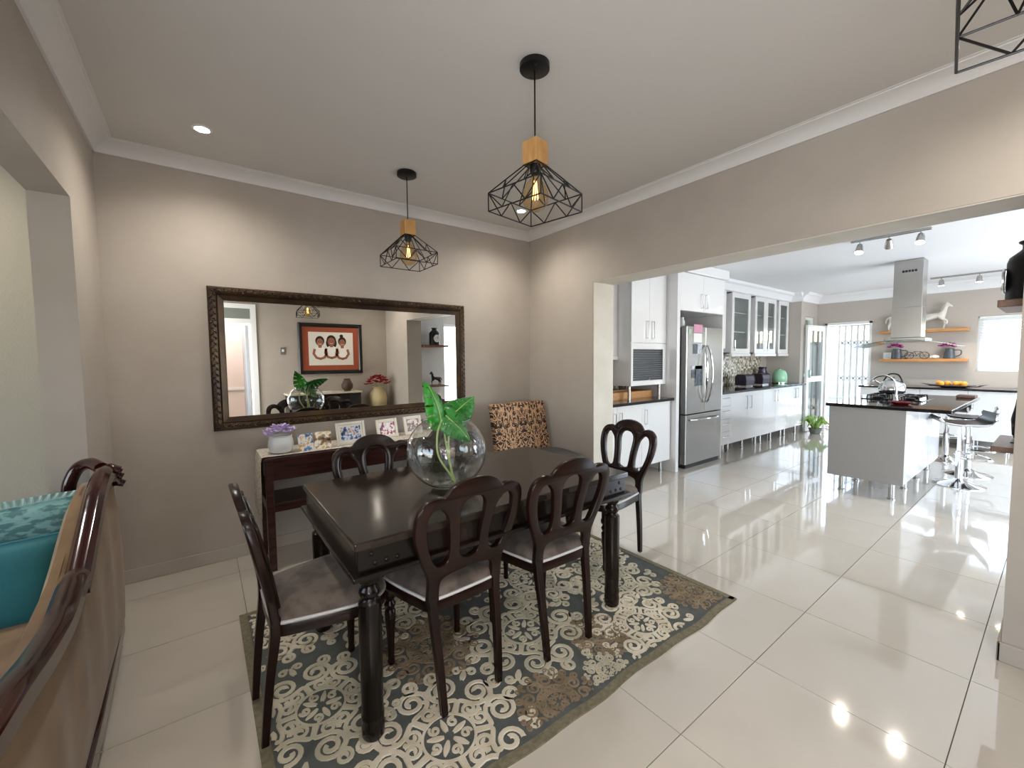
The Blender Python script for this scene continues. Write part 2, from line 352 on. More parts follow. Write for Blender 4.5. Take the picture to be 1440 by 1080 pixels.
w3 = struct('added_window_3', frame_rect(MB(), 'x', YK-.09, YK-.04, 3.0, 7.2, .15, 2.2, .06).box(4.37, 4.43, YK-.09, YK-.04, .15, 2.2).box(5.77, 5.83, YK-.09, YK-.04, .15, 2.2), M_WHITE)  # unseen glazing, assumed so that more daylight reaches the kitchen
w4 = struct('added_window_4', frame_rect(MB(), 'y', -4.8, -4.75, -.9, 1.7, .45, 2.15, .06).box(-4.8, -4.75, .37, .43, .45, 2.15), M_WHITE)  # unseen window, added to go with the lounge fill light
w5 = struct('added_window_5', frame_rect(MB(), 'y', XC-.12, XC-.08, -1.55, -.85, .3, 2.3, .05).box(XC-.12, XC-.08, -1.5, -.9, 1.28, 1.32), M_WHITE)  # invented window in an unseen stretch of wall, brightens the ceiling
d1 = struct('door_1', MB().box(XD-.02, XD+.15, 1.93, 1.965, 0, 1.985).box(XD-.02, XD+.15, 1.285, 1.32, 0, 1.985).box(XD-.02, XD+.15, 1.285, 1.965, 1.95, 1.99), M_WHITE)
# open glazed leaf of the kitchen door
lv = Vector((-.66, .07, 0)); pv = Vector((.035*.105, .035*.99, 0)); p0 = Vector((XD-.03, 1.955, .01))
leaf = MB()
def lb(mb, s0, s1, z0, z1, tk=1, off=0):
    return mb.obox(p0+lv*s0+Vector((0, 0, z0))+pv*off, lv*(s1-s0), pv*tk, (0, 0, z1-z0))
for a in ((0, .13, 0, 1.93), (.87, 1, 0, 1.93), (.13, .87, 0, .2), (.13, .87, 1.83, 1.93), (.13, .87, .9, 1.0)): lb(leaf, *a)
lf = leaf.build('door_leaf', M_WHITE, d1)
for za, zb in ((.2, .9), (1.0, 1.83)): lb(MB(), .13, .87, za, zb, .15, .4).build('pane', M_PANE, lf)
lb(MB(), .9, .96, .98, 1.12, .6, -1.2).build('handle', M_CHROME, lf)
d2 = struct('door_2', MB().box(-.69, -.615, YS-.02, YS+.02, 0, 2.04).box(-1.53, -1.45, YS-.02, YS+.02, 0, 2.04).box(-1.45, -.69, YS-.02, YS+.02, 1.97, 2.04)
            .box(-.69, -.615, YS-.02, YS+.02, 2.04, 2.27).box(-1.53, -1.45, YS-.02, YS+.02, 2.04, 2.27).box(-1.45, -.69, YS-.02, YS+.02, 2.2, 2.27).box(-.705, -.69, YS-.12, YS, 0, 1.97).box(-1.45, -1.435, YS-.12, YS, 0, 1.97), M_WHITE)
box(-.755, -.715, -2.45, YS-.13, .01, 1.95).build('door_leaf', mat('grey_door_paint', '9aa0a6', .5), d2)
box(-1.45, -.69, YS-.06, YS-.05, 2.04, 2.2).build('transom', mat('grey_transom', '8f958f', .5), d2)
struct('trim_10', box(XC, XB2, -3.0, -2.98, .86, .9), M_WHITE)

# outside the kitchen door: paving, pool, white garden wall
M_PAVE = mat('pale_paving', 'cfc8bc', .8, col2='bdb6a8', scale=6)
struct('ground', box(XD+.15, 20, -14, 16, -.2, -.03), M_PAVE)
struct('ground_garden', box(-8, XD+.15, 2.85, 16, -.2, -.03), mat('lawn_green', '6f9a4c', .9, col2='5a833b', scale=20))
struct('ground_terrace', box(1.0, XD+.15, -14, YK-.13, -.2, -.03), M_PAVE)
pw = struct('pool', box(10.3, 14.5, 1.2, 6.5, -.06, -.02), mat('pool_water', '3fb9cf', .05, col2='6fd3e0', scale=3))
struct('wall_garden', box(16.0, 16.2, -10, 12, 0, 1.9), mat('white_garden_wall', 'e9e6e0', .8))
# ------------------------------------------------------------------ rug with carved scroll medallions
RX0, RX1, RY0, RY1, RT = -1.237, 1.03, .277, 1.828, .006
rug = thing('rug', 'slate grey rug with raised cream and tan scroll medallions under the dining table', 'rug', (-.1, 1.05, 0))
rm = MB(); nx_, ny_ = 40, 28
def redge(x, y):
    t = .006*math.sin(x*7.3)+.004*math.sin(x*17); return t if y < .4 else 0
vs_ = []; 
for lev in (0, 1):
    for j in range(ny_+1):
        for i in range(nx_+1):
            x = RX0+(RX1-RX0)*i/nx_; y = RY0+(RY1-RY0)*j/ny_
            if j == 0: y += redge(x, .3)
            vs_.append((x, y, RT if lev else .0005))
fs_ = []; N = (nx_+1)*(ny_+1)
for j in range(ny_):
    for i in range(nx_):
        a = j*(nx_+1)+i; fs_.append((N+a, N+a+1, N+a+nx_+2, N+a+nx_+1)); fs_.append((a, a+nx_+1, a+nx_+2, a+1))
bd = [i for i in range(nx_+1)] + [j*(nx_+1)+nx_ for j in range(1, ny_+1)] + [ny_*(nx_+1)+i for i in range(nx_-1, -1, -1)] + [j*(nx_+1) for j in range(ny_-1, 0, -1)]
for k in range(len(bd)): a, b = bd[k], bd[(k+1) % len(bd)]; fs_.append((a, b, N+b, N+a))
rm.add(vs_, fs_).build('pile', M_RUG, rug)
bw = .035
bo = MB(); pts_ = []
for i in range(nx_+1): x = RX0+(RX1-RX0)*i/nx_; pts_.append((x, RY0+redge(x, .3)))
fv_ = []
for x, y in pts_: fv_ += [(x, y-.001, .0005), (x, y-.001, RT+.002), (x, y+bw, RT+.002), (x, y+bw, RT-.001)]
bo.add(fv_, [(i*4+k, i*4+k+1, i*4+k+5, i*4+k+4) for i in range(nx_) for k in range(3)])
bo.box(RX0+.0, RX1-.0, RY1-bw, RY1+.001, .0005, RT+.002).box(RX0-.001, RX0+bw, RY0+.02, RY1-bw, .0005, RT+.002).box(RX1-bw, RX1+.001, RY0+.01, RY1-bw, .0005, RT+.002)
bo.build('border', M_RUGB, rug)
def inside(x, y, m=.042): return RX0+m < x < RX1-m and RY0+m+.008 < y < RY1-m
def ribbon(mb, pts, wd, z):
    "raised flat ribbon with chamfered edges along a 2-D path; leaves out what falls off the rug"
    n = len(pts); ws = wd if isinstance(wd, list) else [wd]*n; vs_ = []; ok = []; z += random.uniform(-.0012, .0006)
    for i, p in enumerate(pts):
        a = pts[max(i-1, 0)]; b = pts[min(i+1, n-1)]; d = Vector((b[0]-a[0], b[1]-a[1])); d.normalize(); q = Vector((-d.y, d.x)); h = ws[i]/2
        for o, zz in ((-1, RT-.001), (-.75, z), (.75, z), (1, RT-.001)): vs_.append((p[0]+q.x*h*o, p[1]+q.y*h*o, zz))
        ok.append(inside(*p))
    fs_ = []
    for i in range(n-1):
        if ok[i] and ok[i+1]:
            for k in range(3): fs_.append((i*4+k, i*4+k+1, i*4+k+5, i*4+k+4))
    mb.add(vs_, fs_)
def spiral(cx, cy, r, a0, turns, sgn, n=22):
    return [(cx+r*(1-.82*i/n)*math.cos(a0+sgn*2*PI*turns*i/n), cy+r*(1-.82*i/n)*math.sin(a0+sgn*2*PI*turns*i/n)) for i in range(n+1)]
def medallion(cx, cy, R, rot, m, n=6, fine=1.0):
    mb = MB(); z = RT+.0042; w_ = .054*R*fine
    def pol(r, a): return (cx+R*r*math.cos(rot+a), cy+R*r*math.sin(rot+a))
    for k in range(n):
        A = 2*PI*k/n
        for sg in (-1, 1):
            # big C-scroll
            c = pol(.72, A+sg*PI/n*.52); sp = spiral(c[0], c[1], R*.215, rot+A+PI+sg*.5, 1.9, -sg, 30)
            st = pol(.3, A+sg*.05); mid = pol(.5, A+sg*.03)
            ribbon(mb, [tuple(p) for p in smooth_poly([Vector(st), Vector(mid), Vector(sp[0])], 4, False)] + sp[1:], w_*1.25, z)
            # counter scroll between the big ones
            c = pol(.96, A+PI/n+sg*.17); sp = spiral(c[0], c[1], R*.12, rot+A+PI/n+PI-sg*.9, 1.6, sg, 20)
            ribbon(mb, [pol(.66, A+PI/n), pol(.76, A+PI/n+sg*.02)] + sp, w_*1.0, z)
            # inner curls
            c = pol(.43, A+sg*PI/n*.66); ribbon(mb, spiral(c[0], c[1], R*.115, rot+A+sg*1.2, 1.6, sg, 20), w_*.9, z)
            c = pol(1.02, A+sg*.1); ribbon(mb, spiral(c[0], c[1], R*.075, rot+A-sg*1.6, 1.4, sg, 14), w_*.8, z)
            # leaflets hanging off the scroll
            for q in (.2, .55):
                b0 = pol(.5+.45*q, A+sg*(PI/n*.95)); b1 = pol(.56+.5*q, A+sg*(PI/n*.75))
                ribbon(mb, [(b0[0]+(b1[0]-b0[0])*i/4, b0[1]+(b1[1]-b0[1])*i/4) for i in range(5)], [w_*.3, w_*1.0, w_*1.3, w_*.9, w_*.2], z)
        ribbon(mb, [pol(.84+.2*i/6, A) for i in range(7)], [w_*(.3+1.5*math.sin(PI*(.1+.9*i/6))) for i in range(7)], z)
        ribbon(mb, [pol(.06+.2*i/6, A+PI/n) for i in range(7)], [w_*(.3+1.2*math.sin(PI*(.1+.9*i/6))) for i in range(7)], z)
        c = pol(.2, A); ribbon(mb, spiral(c[0], c[1], R*.07, rot+A, 1.3, 1, 14), w_*.7, z)
    ribbon(mb, [pol(.31, 2*PI*i/36) for i in range(37)], w_*.7, z)
    if mb.f:
        used = sorted({i for f in mb.f for i in f}); mp = {a: b for b, a in enumerate(used)}
        mb.v = [mb.v[i] for i in used]; mb.f = [tuple(mp[i] for i in f) for f in mb.f]
        mb.build('medallion', m, rug)
for (x, y, R, c, n) in [(-.68, .50, .29, 0, 5), (-.1, .80, .30, 2, 5), (.42, .47, .25, 0, 5), (-.26, .37, .155, 1, 6), (-1.0, .30, .2, 1, 6), (-1.02, .93, .27, 2, 5), (.62, .84, .26, 2, 5), (.18, .55, .14, 1, 6),
                        (.92, .47, .17, 1, 6), (-.52, .98, .2, 1, 6), (.25, 1.15, .26, 0, 5), (.87, 1.22, .23, 0, 5), (-1.08, 1.58, .27, 0, 5), (-.62, 1.42, .27, 2, 5), (-.12, 1.42, .2, 1, 6), (.5, 1.6, .25, 2, 5), (.96, 1.64, .19, 1, 6), (-.22, 1.74, .16, 0, 5), (.03, .36, .1, 2, 5), (.13, 1.72, .16, 1, 6)]:
    medallion(x, y, R*1.07, .3+x, M_RC[c], n, 1.0 if c != 1 else .95)

# ------------------------------------------------------------------ dining table
TZ = .0105
T0, T1, U0, U1 = -.96, .487, .614, 1.488
tb = thing('dining_table', 'long espresso-stained dining table with studded apron and thick turned legs on the rug', 'table', (-.236, 1.05, TZ))
box(T0, T1, U0, U1, .726, .757).build('tabletop', M_TAB, tb, bevel=.006)
for ya in (U0+.012, U1-.04): box(T0+.012, T1-.012, ya, ya+.028, .645, .726).build('apron', M_TABL, tb, bevel=.003)
for xa in (T0+.012, T1-.04): box(xa, xa+.028, U0+.04, U1-.04, .645, .726).build('apron', M_TABL, tb, bevel=.003)
mo = MB()
mo.box(T0-.012, T1+.012, U0-.012, U0+.045, .626, .645).box(T0-.012, T1+.012, U1-.045, U1+.012, .626, .645).box(T0-.012, T0+.045, U0+.045, U1-.045, .626, .645).box(T1-.045, T1+.012, U0+.045, U1-.045, .626, .645)
mo.build('moulding', M_TABL, tb, bevel=.005)
lp = [(.034, TZ), (.04, TZ+.01), (.041, .06), (.038, .075), (.0405, .085), (.0405, .1), (.037, .108), (.039, .2), (.0405, .5), (.039, .515), (.028, .525), (.026, .532), (.034, .54), (.037, .552), (.034, .564), (.027, .572), (.026, .58), (.036, .592), (.041, .605)]
for xa in (T0+.062, T1-.062):
    for ya in (U0+.058, U1-.058):
        lg = MB().lathe(lp, 24, (xa, ya, 0)).build('leg', M_TABL, tb, smooth=35)
        box(xa-.045, xa+.045, ya-.042, ya+.042, .603, .64).build('corner_block', M_TABL, lg, bevel=.008)
for xa in (T0+.06, T0+.10, T0+.14, T1-.06, T1-.10, T1-.14):
    for k, za in ((0, .67), (1, .705)):
        if (k == 0) or abs(xa-(T0+T1)/2) > .64:
            MB().ball((xa+(0.0 if k else .012), U0+.011, za), .0085, .005, .0085, 10, 6).build('stud', M_TABL, tb, smooth=True)

# ------------------------------------------------------------------ balloon-back dining chairs
def make_chair(label):
    t = thing('dining_chair', label, 'chair', group='carved balloon-back dining chairs', local=True)
    half = [(0, .927), (.05, .921), (.092, .902), (.118, .874), (.132, .866), (.158, .874), (.195, .866), (.222, .838), (.232, .795), (.23, .745), (.218, .69), (.197, .63), (.174, .572), (.163, .53), (.163, .45)]
    inner = [(.128, .45), (.128, .505), (.115, .535), (.07, .548), (0, .552)]
    L = smooth_poly([Vector((x, z)) for x, z in half], 4, False) + smooth_poly([Vector((x, z)) for x, z in inner], 4, False)
    outer = [(p.x, p.y) for p in L] + [(-p.x, p.y) for p in reversed(L[1:-1])]
    ch = [(0, .585), (.04, .6), (.05, .64), (.053, .7), (.062, .77), (.06, .82), (.035, .85), (0, .858)]
    Hh = smooth_poly([Vector(p) for p in ch], 4, False); hole = [(p.x, p.y) for p in Hh] + [(-p.x, p.y) for p in reversed(Hh[1:-1])]
    sh = [(.14, .835), (.172, .835), (.193, .808), (.198, .765), (.19, .7), (.172, .64), (.15, .594), (.118, .585), (.09, .6), (.083, .64), (.086, .7), (.098, .77), (.108, .8), (.118, .812)]
    S = [(p.x, p.y) for p in smooth_poly([Vector(p) for p in sh], 4)]
    def lean(z): k = max(0, (z-.45)/.48); return -.203-.092*k**1.25
    def fm(x, y, z): return (x, y+lean(z)-.35*x*x*max(0, (z-.5))*0, z)
    obj('backrest', cutout('backrest', [outer, hole, S, [(-a, b) for a, b in S]], .03, .006, M_CHAIR, fm), t)
    def rib(pts, r, nm):
        P = [Vector((x, lean(z)+.017, z)) for x, z in pts]; MB().tube(P, r, 8).build(nm, M_CHAIR, t, smooth=True)
    lo = smooth_poly([Vector(p) for p in [(-.05, .6), (-.062, .64), (-.066, .7), (-.076, .77), (-.074, .825), (-.045, .864), (0, .874), (.045, .864), (.074, .825), (.076, .77), (.066, .7), (.062, .64), (.05, .6)]], 3, False)
    rib([(p.x, p.y) for p in lo], .008, 'loop_moulding')
    for sg in (-1, 1):
        st = smooth_poly([Vector(p) for p in [(.146, .5), (.15, .56), (.178, .63), (.2, .69), (.213, .75), (.213, .8), (.198, .838), (.165, .853), (.135, .845), (.122, .828)]], 3, False)
        rib([(sg*p.x, p.y) for p in st], .009, 'stile_moulding')
        rl = [Vector((sg*.128, -.248, 0)), Vector((sg*.132, -.24, .1)), Vector((sg*.138, -.225, .25)), Vector((sg*.145, -.205, .4)), Vector((sg*.146, -.203, .47))]
        MB().tube(smooth_poly(rl, 4, False), [.0175+.007*i/16 for i in range(17)], 4, up=(0, 1, 0), phase=PI/4).build('leg', M_CHAIR, t, smooth=50, bevel=.003)
        fp = [(.013, 0), (.016, .012), (.013, .03), (.016, .12), (.021, .2), (.024, .25), (.017, .262), (.023, .275), (.025, .285), (.018, .298), (.017, .305), (.027, .318), (.028, .335), (.022, .35), (.024, .4)]
        MB().lathe(fp, 16, (sg*.168, .145, 0)).build('leg', M_CHAIR, t, smooth=35)
    oh = [(0, -.215), (.10, -.213), (.155, -.2), (.18, -.12), (.207, 0), (.216, .08), (.205, .15), (.16, .19), (.08, .208), (0, .213)]
    O = [Vector(p) for p in oh] + [Vector((-x, y)) for x, y in reversed(oh[1:-1])]
    O = smooth_poly(O, 3)
    def ring(s, z, ins=0): return [(p.x*s, .005+(p.y-.005)*s, z) for p in O]
    MB().loft([ring(.97, .395), ring(1, .4), ring(1, .44), ring(.985, .446)]).build('seat_rail', M_CHAIR, t, smooth=40)
    MB().loft([ring(.96, .44), ring(.975, .452), ring(.965, .466), ring(.92, .482), ring(.8, .496), ring(.55, .505), ring(.2, .508)]).build('seat_cushion', M_SEAT, t, smooth=60)
    MB().tube([Vector(p) for p in ring(.985, .449)], .0065, 6, True).build('piping', M_PIPE, t, smooth=True)
    return t
CH = []
c0 = make_chair('mahogany balloon-back chair on the table side away from the mirror, next to the sofa-end chair')
c0.scale = (1.03, 1, .985)
c0.location = (-.535, .842, .0105); c0.rotation_euler = (0, 0, .05)
dup(c0, (-.01, .81, .0105), -.02, 'mahogany balloon-back chair tucked in by the rug corner, back turned to the tiled walkway')
dup(c0, (-.975, 1.0, .0105), -PI/2+.02, 'mahogany balloon-back chair at the table end facing the kitchen opening, beside the sofa')
dup(c0, (.835, 1.105, .0105), PI/2-.05, 'mahogany balloon-back chair at the table end in front of the white kitchen cabinets')
dup(c0, (-.535, 1.40, .0105), PI, 'mahogany balloon-back chair between the table and the photo frames on the console')
dup(c0, (-.05, 1.40, .0105), PI, 'mahogany balloon-back chair standing behind the glass bowl, backed to the mirror wall')

# ------------------------------------------------------------------ glass bowl with monstera cuttings
BW = at(632, 684, 2, .767); BX, BY, BZ = BW.x, BW.y+.02, .768
bowl = thing('glass_bowl', 'large round clear glass bowl vase on the dining table', 'vase', (BX, BY, BZ))
R = .19
pr = [(.001, .004), (.075, .004)]
for i in range(2, 25):
    a = -PI/2+PI*.80*i/24
    r_ = R*math.cos(a)
    if r_ > .075 and i > 3: pr.append((r_, .004+R*.93*(1+math.sin(a))-.012))
pr.append((pr[-1][0]+.004, pr[-1][1]+.008))
MB().lathe(pr, 48, (BX, BY, BZ), False, False).build('bowl_wall', M_BOWL, bowl, smooth=60)
zt = pr[-1][1]; rt = pr[-1][0]
MB().tube([(BX+rt*math.cos(2*PI*k/48), BY+rt*math.sin(2*PI*k/48), BZ+zt) for k in range(48)], .0035, 6, True).build('rim', M_BOWL, bowl, smooth=True)
MB().lathe([(.078, 0), (.08, .004), (.07, .009), (.001, .011)], 40, (BX, BY, BZ), True, False).build('foot', M_BOWL, bowl, smooth=40)
def monstera(c, nrm, up, size, m, label, stempts, curl=.38, notches=6):
    t = thing('monstera_cutting', label, 'leaf', stempts[0], group='monstera cuttings in the glass bowl')
    nrm = Vector(nrm).normalized(); up = Vector(up); up = (up-nrm*up.dot(nrm)).normalized(); sd = up.cross(nrm)
    c = Vector(c); vs_ = []; nu, nv = 54, 20; fs_ = []
    def P(u, v):
        w_ = .62*(math.sin(PI*min(1, u*.97+.03)**.62))**.8*(1-.25*u)
        y = -.45+1.45*u - (.32*abs(v)**1.5*(1-u)**2) + .10*abs(v)*u
        x = v*w_; q = abs(v)
        zz = curl*(q**1.2*.55-.9*q*q) - curl*.75*(u-.35)**2 + .018*math.sin(u*42-q*5)*q
        return c+(sd*x+up*y+nrm*zz)*size
    for a in range(nu+1):
        for b in range(nv+1): vs_.append(P(a/nu, -1+2*b/nv))
    for a in range(nu):
        for b in range(nv):
            u, v = (a+.5)/nu, -1+2*(b+.5)/nv
            if abs(v) > .42 and .2 < u-.06*abs(v) < .86 and ((u-.12*abs(v))*notches) % 1 < .13: continue
            k = a*(nv+1)+b; fs_.append((k, k+1, k+nv+2, k+nv+1))
    lf = MB().add(vs_, fs_).build('leaf', m, t, smooth=80)
    sm = lf.modifiers.new('thickness', 'SOLIDIFY'); sm.thickness = .0015
    MB().tube([P(a/20, 0)+nrm*.001 for a in range(20)], [.0035-.0025*a/20 for a in range(20)], 6).build('midrib', M_STEM, lf, smooth=True)
    MB().tube(smooth_poly([Vector(p) for p in stempts], 6, False), .0045, 8).build('stem', M_STEM, t, smooth=True)
    return t
cc = Vector((BX, BY, BZ))
monstera(cc+Vector((-.05, -.02, .375)), (.5, -1, .15), (-.35, .1, 1), .125, M_LEAF, 'variegated monstera leaf standing tall at the mirror side of the glass bowl', [cc+Vector((.03, -.02, .015)), cc+Vector((.0, -.03, .06)), cc+Vector((-.06, -.03, .16)), cc+Vector((-.06, -.025, .26)), cc+Vector((-.035, -.022, .325))], .5, 5)
monstera(cc+Vector((.085, .02, .365)), (-.1, -.75, .75), (.8, .25, .45), .135, M_LEAF2, 'dark green monstera leaf fanning out towards the damask chair', [cc+Vector((.04, -.01, .015)), cc+Vector((.02, -.01, .07)), cc+Vector((.01, 0, .17)), cc+Vector((.02, .005, .28)), cc+Vector((.04, .005, .335))], .45, 6)
monstera(cc+Vector((.03, -.03, .30)), (.1, -1, .35), (.5, -.1, -.55), .12, M_LEAF2, 'green monstera leaf drooping inside the bowl rim', [cc+Vector((.035, .01, .015)), cc+Vector((.03, .02, .08)), cc+Vector((.01, .02, .18)), cc+Vector((-.01, .0, .28)), cc+Vector((.0, -.022, .325))], .45, 6)

# ------------------------------------------------------------------ wall mirror
MX0, MX1, MZ0, MZ1 = -1.293, .657, .906, 1.876
mir = thing('wall_mirror', 'wide wall mirror in an ornate dark bronze carved frame', 'mirror', ((MX0+MX1)/2, YA, MZ0))
prof = [(0, 0), (0, .03), (.012, .046), (.03, .05), (.045, .042), (.052, .032), (.056, .036), (.078, .026), (.09, .022), (.09, 0)]
def mitre(x0, x1, z0, z1, prof, y):
    rings = []
    for d, h in prof: rings.append([(x0+d, y-h, z0+d), (x1-d, y-h, z0+d), (x1-d, y-h, z1-d), (x0+d, y-h, z1-d)])
    mb = MB(); vs_ = [p for r in rings for p in r]; fs_ = []
    for i in range(len(rings)-1):
        for k in range(4): fs_.append((i*4+k, i*4+(k+1) % 4, (i+1)*4+(k+1) % 4, (i+1)*4+k))
    return mb.add(vs_, fs_)
fr = mitre(MX0, MX1, MZ0, MZ1, prof, YA).build('frame', M_BRONZE, mir, smooth=25)
orn = MB()
def acanthus(px, pz, dx, dz, k):
    # a small raised leaf on the outer band
    a = math.atan2(dz, dx) + (.7 if k % 2 else -.7)
    cx, cz = px, pz; mb = orn
    L = .017
    for q, s_ in ((-.5, 1), (.1, .8), (.65, .6)):
        ux, uz = math.cos(a+q*.5), math.sin(a+q*.5)
        M = Matrix(((ux, 0, -uz, cx+ux*q*.012), (0, 1, 0, YA-.047), (uz, 0, ux, cz+uz*q*.012), (0, 0, 0, 1)))
        b_ = MB().ball((0, 0, 0), L*.62*s_, .007, .0055*s_+.001, 6, 4).xf(M); mb.add(b_.v, b_.f)
nb = 92
for k in range(nb):
    x = MX0+.03+(MX1-MX0-.06)*k/(nb-1)
    for z, o in ((MZ0+.027, 1), (MZ1-.027, -1)): acanthus(x, z+(.008 if k % 2 else -.008), 1, 0, k)
nb = 44
for k in range(1, nb):
    z = MZ0+.03+(MZ1-MZ0-.06)*k/nb
    for x in (MX0+.027, MX1-.027): acanthus(x+(.008 if k % 2 else -.008), z, 0, 1, k)
oo = orn.build('carving', M_GOLD, mir, smooth=60); oo['kind'] = 'stuff'
box(MX0+.085, MX1-.085, YA-.02, YA-.012, MZ0+.085, MZ1-.085).build('mirror_glass', M_MIRROR, mir)

# ------------------------------------------------------------------ console under the mirror
CX0, CX1, CY0, CY1, CZ = -1.05, .42, 2.255, 2.625, .752
con = thing('console_table', 'low dark mahogany console table under the mirror with lower shelf', 'console table', (-.3, 2.44, 0))
box(CX0, CX1, CY0, CY1, CZ-.03, CZ).build('top', M_CONS, con, bevel=.006)
box(CX0+.05, CX1-.05, CY0+.015, CY0+.035, CZ-.155, CZ-.03).build('apron', M_CONS, con, bevel=.003)
box(CX0+.05, CX1-.05, CY1-.035, CY1-.015, CZ-.155, CZ-.03).build('apron', M_CONS, con, bevel=.003)
box(CX0+.012, CX1-.012, CY0+.02, CY1-.02, .385, .445).build('shelf', M_CONS, con, bevel=.005)
for xa in (CX0+.008, CX1-.053):
    for ya in (CY0+.008, CY1-.053): box(xa, xa+.045, ya, ya+.045, 0, CZ-.03).build('leg', M_CONS, con, bevel=.004)
    box(xa+.012, xa+.032, CY0+.053, CY1-.053, CZ-.155, CZ-.03).build('side_rail', M_CONS, con)
# lace runner
rn = MB(); pts = [(CX0-.022, .36), (CX0-.019, .55), (CX0-.014, .72), (CX0-.008, CZ+.003), (CX0+.01, CZ+.006)] + [(CX0+.05+i*.1, CZ+.005) for i in range(14)]
pts = [p for p in pts if p[0] < CX1-.03] + [(CX1-.03, CZ+.005)]
ys = [CY0+.02+(CY1-CY0-.05)*k/16 for k in range(17)]; vv = []
for (x, z) in pts:
    for k, y in enumerate(ys): vv.append((x+(.006*math.sin(k*1.9) if z < .7 else 0), y, z+(.012*math.sin(k*PI/2) if z == .36 else 0)))
n_ = len(ys); ff = [(i*n_+k, i*n_+k+1, (i+1)*n_+k+1, (i+1)*n_+k) for i in range(len(pts)-1) for k in range(n_-1)]
ro = rn.add(vv, ff).build('table_runner', M_LACE, None, smooth=60); tag(ro, 'ivory lace runner laid over the console and hanging down its end', 'runner')
so = ro.modifiers.new('thickness', 'SOLIDIFY'); so.thickness = .002; so.offset = 1
ZC = CZ+.0075
pot = thing('flower_pot', 'squat white pot of lilac artificial flowers on the console', 'flower pot', (-.935, 2.36, ZC))
MB().lathe([(.05, 0), (.068, .012), (.078, .05), (.075, .085), (.066, .108), (.07, .114), (.066, .118), (.06, .11), (.06, .1)], 28, (-.935, 2.36, ZC), True, True).build('pot', M_CERAM, pot, smooth=40)
def blooms(parent, c, n, rx, ry, rz, pr, m, name='bloom', petals=6):
    for k in range(n):
        a = 2.4*k; q = math.sqrt((k+.5)/n); x, y = c[0]+rx*q*math.cos(a), c[1]+ry*q*math.sin(a); z = c[2]+rz*(1-q*q)+random.uniform(-.2, .2)*pr
        mb = MB()
        for p in range(petals):
            an = 2*PI*p/petals+k; t_ = .35+.25*(p % 2)
            M = Matrix.Translation((x, y, z)) @ Matrix.Rotation(an, 4, 'Z') @ Matrix.Rotation(-t_, 4, 'Y')
            b_ = MB().ball((pr*.6, 0, 0), pr*.62, pr*.42, pr*.12, 8, 4).xf(M); mb.add(b_.v, b_.f)
        b_ = MB().ball((x, y, z+pr*.2), pr*.25, n=6, m=4); mb.add(b_.v, b_.f)
        mb.build(name, m, parent, smooth=60)
blooms(pot, (-.935, 2.36, ZC+.125), 13, .085, .07, .05, .034, M_LILAC)
# photos on the console
def photo_mat(name, cols, sc):
    m = mat(name, cols[0], .35); n = m.node_tree; b = n.nodes['Principled BSDF']
    tc = n.nodes.new('ShaderNodeTexCoord'); nz = n.nodes.new('ShaderNodeTexNoise'); nz.inputs['Scale'].default_value = sc; nz.inputs['Detail'].default_value = 3
    r = n.nodes.new('ShaderNodeValToRGB'); r.color_ramp.interpolation = 'EASE'
    e = r.color_ramp.elements; e[0].position = .3; e[0].color = lin(cols[0]); e[1].position = .7; e[1].color = lin(cols[-1])
    for i, c in enumerate(cols[1:-1]): x = e.new(.3+.4*(i+1)/(len(cols)-1)); x.color = lin(c)
    n.links.new(tc.outputs['Object'], nz.inputs['Vector']); n.links.new(nz.outputs['Fac'], r.inputs[0]); n.links.new(r.outputs[0], b.inputs['Base Color']); return m
def photo_frame(name, label, x, y, w_, h_, fm, fw, pm, rot=0, tilt=.22, mount=None):
    t = thing(name, label, 'picture frame', (x, y, ZC), rot, 'photos on the console', local=True)
    X = Matrix.Rotation(-tilt, 4, 'X')
    f_ = MB().box(-w_/2, -w_/2+fw, -.007, .007, 0, h_).box(w_/2-fw, w_/2, -.007, .007, 0, h_).box(-w_/2+fw, w_/2-fw, -.007, .007, 0, fw).box(-w_/2+fw, w_/2-fw, -.007, .007, h_-fw, h_)
    f_.xf(X).build('frame', fm, t, bevel=.003)
    q = fw*.9
    if mount:
        MB().box(-w_/2+q, w_/2-q, -.001, .004, q, h_-q).xf(X).build('mount', mount, t); q += .016
    MB().box(-w_/2+q, w_/2-q, -.003 if mount else -.002, .003, q, h_-q).xf(X).build('photo', pm, t)
    MB().obox((-.02, h_*.55*math.tan(tilt)+.010, h_*.55), (.04, 0, 0), (0, h_*.35, -h_*.55+.002), (0, .004, .004)).build('strut', M_DARK, t)
    return t
P1 = photo_mat('print_family_a', ['1b1b22', '3d5a86', 'cfd8e6', 'b88b74', '4d6a3a'], 38)
P2 = photo_mat('print_family_b', ['35306e', '9a3050', 'f0d6cf', 'e8e8f0', '28335e'], 42)
P3 = photo_mat('print_family_c', ['c7a9a2', '6b5348', 'e6d8d2', 'b48a8a'], 30)
P4 = photo_mat('print_baby', ['0f1013', '4a78b0', 'e6ddd0', 'caa46c', '1a1410'], 26)
cardt = thing('photo_card', 'folded double photo card standing between the flower pot and the silver frame', 'photo', (-.74, 2.33, ZC), .1, 'photos on the console', local=True)
Xc = Matrix.Rotation(-.15, 4, 'X')
MB().box(-.10, .0, -.002, .002, 0, .115).xf(Matrix.Rotation(.18, 4, 'Z') @ Xc).build('left_leaf', P4, cardt)
MB().box(.0, .115, -.002, .002, 0, .118).xf(Matrix.Rotation(-.18, 4, 'Z') @ Xc).build('right_leaf', photo_mat('print_wedding', ['141013', '8a6a3c', 'f2ead8', 'd8b46a'], 24), cardt)
MB().box(-.10, -.0, -.004, -.002, 0, .014).box(.0, .115, -.004, -.002, 0, .014).xf(Xc).build('edge', M_IVORYF, cardt)
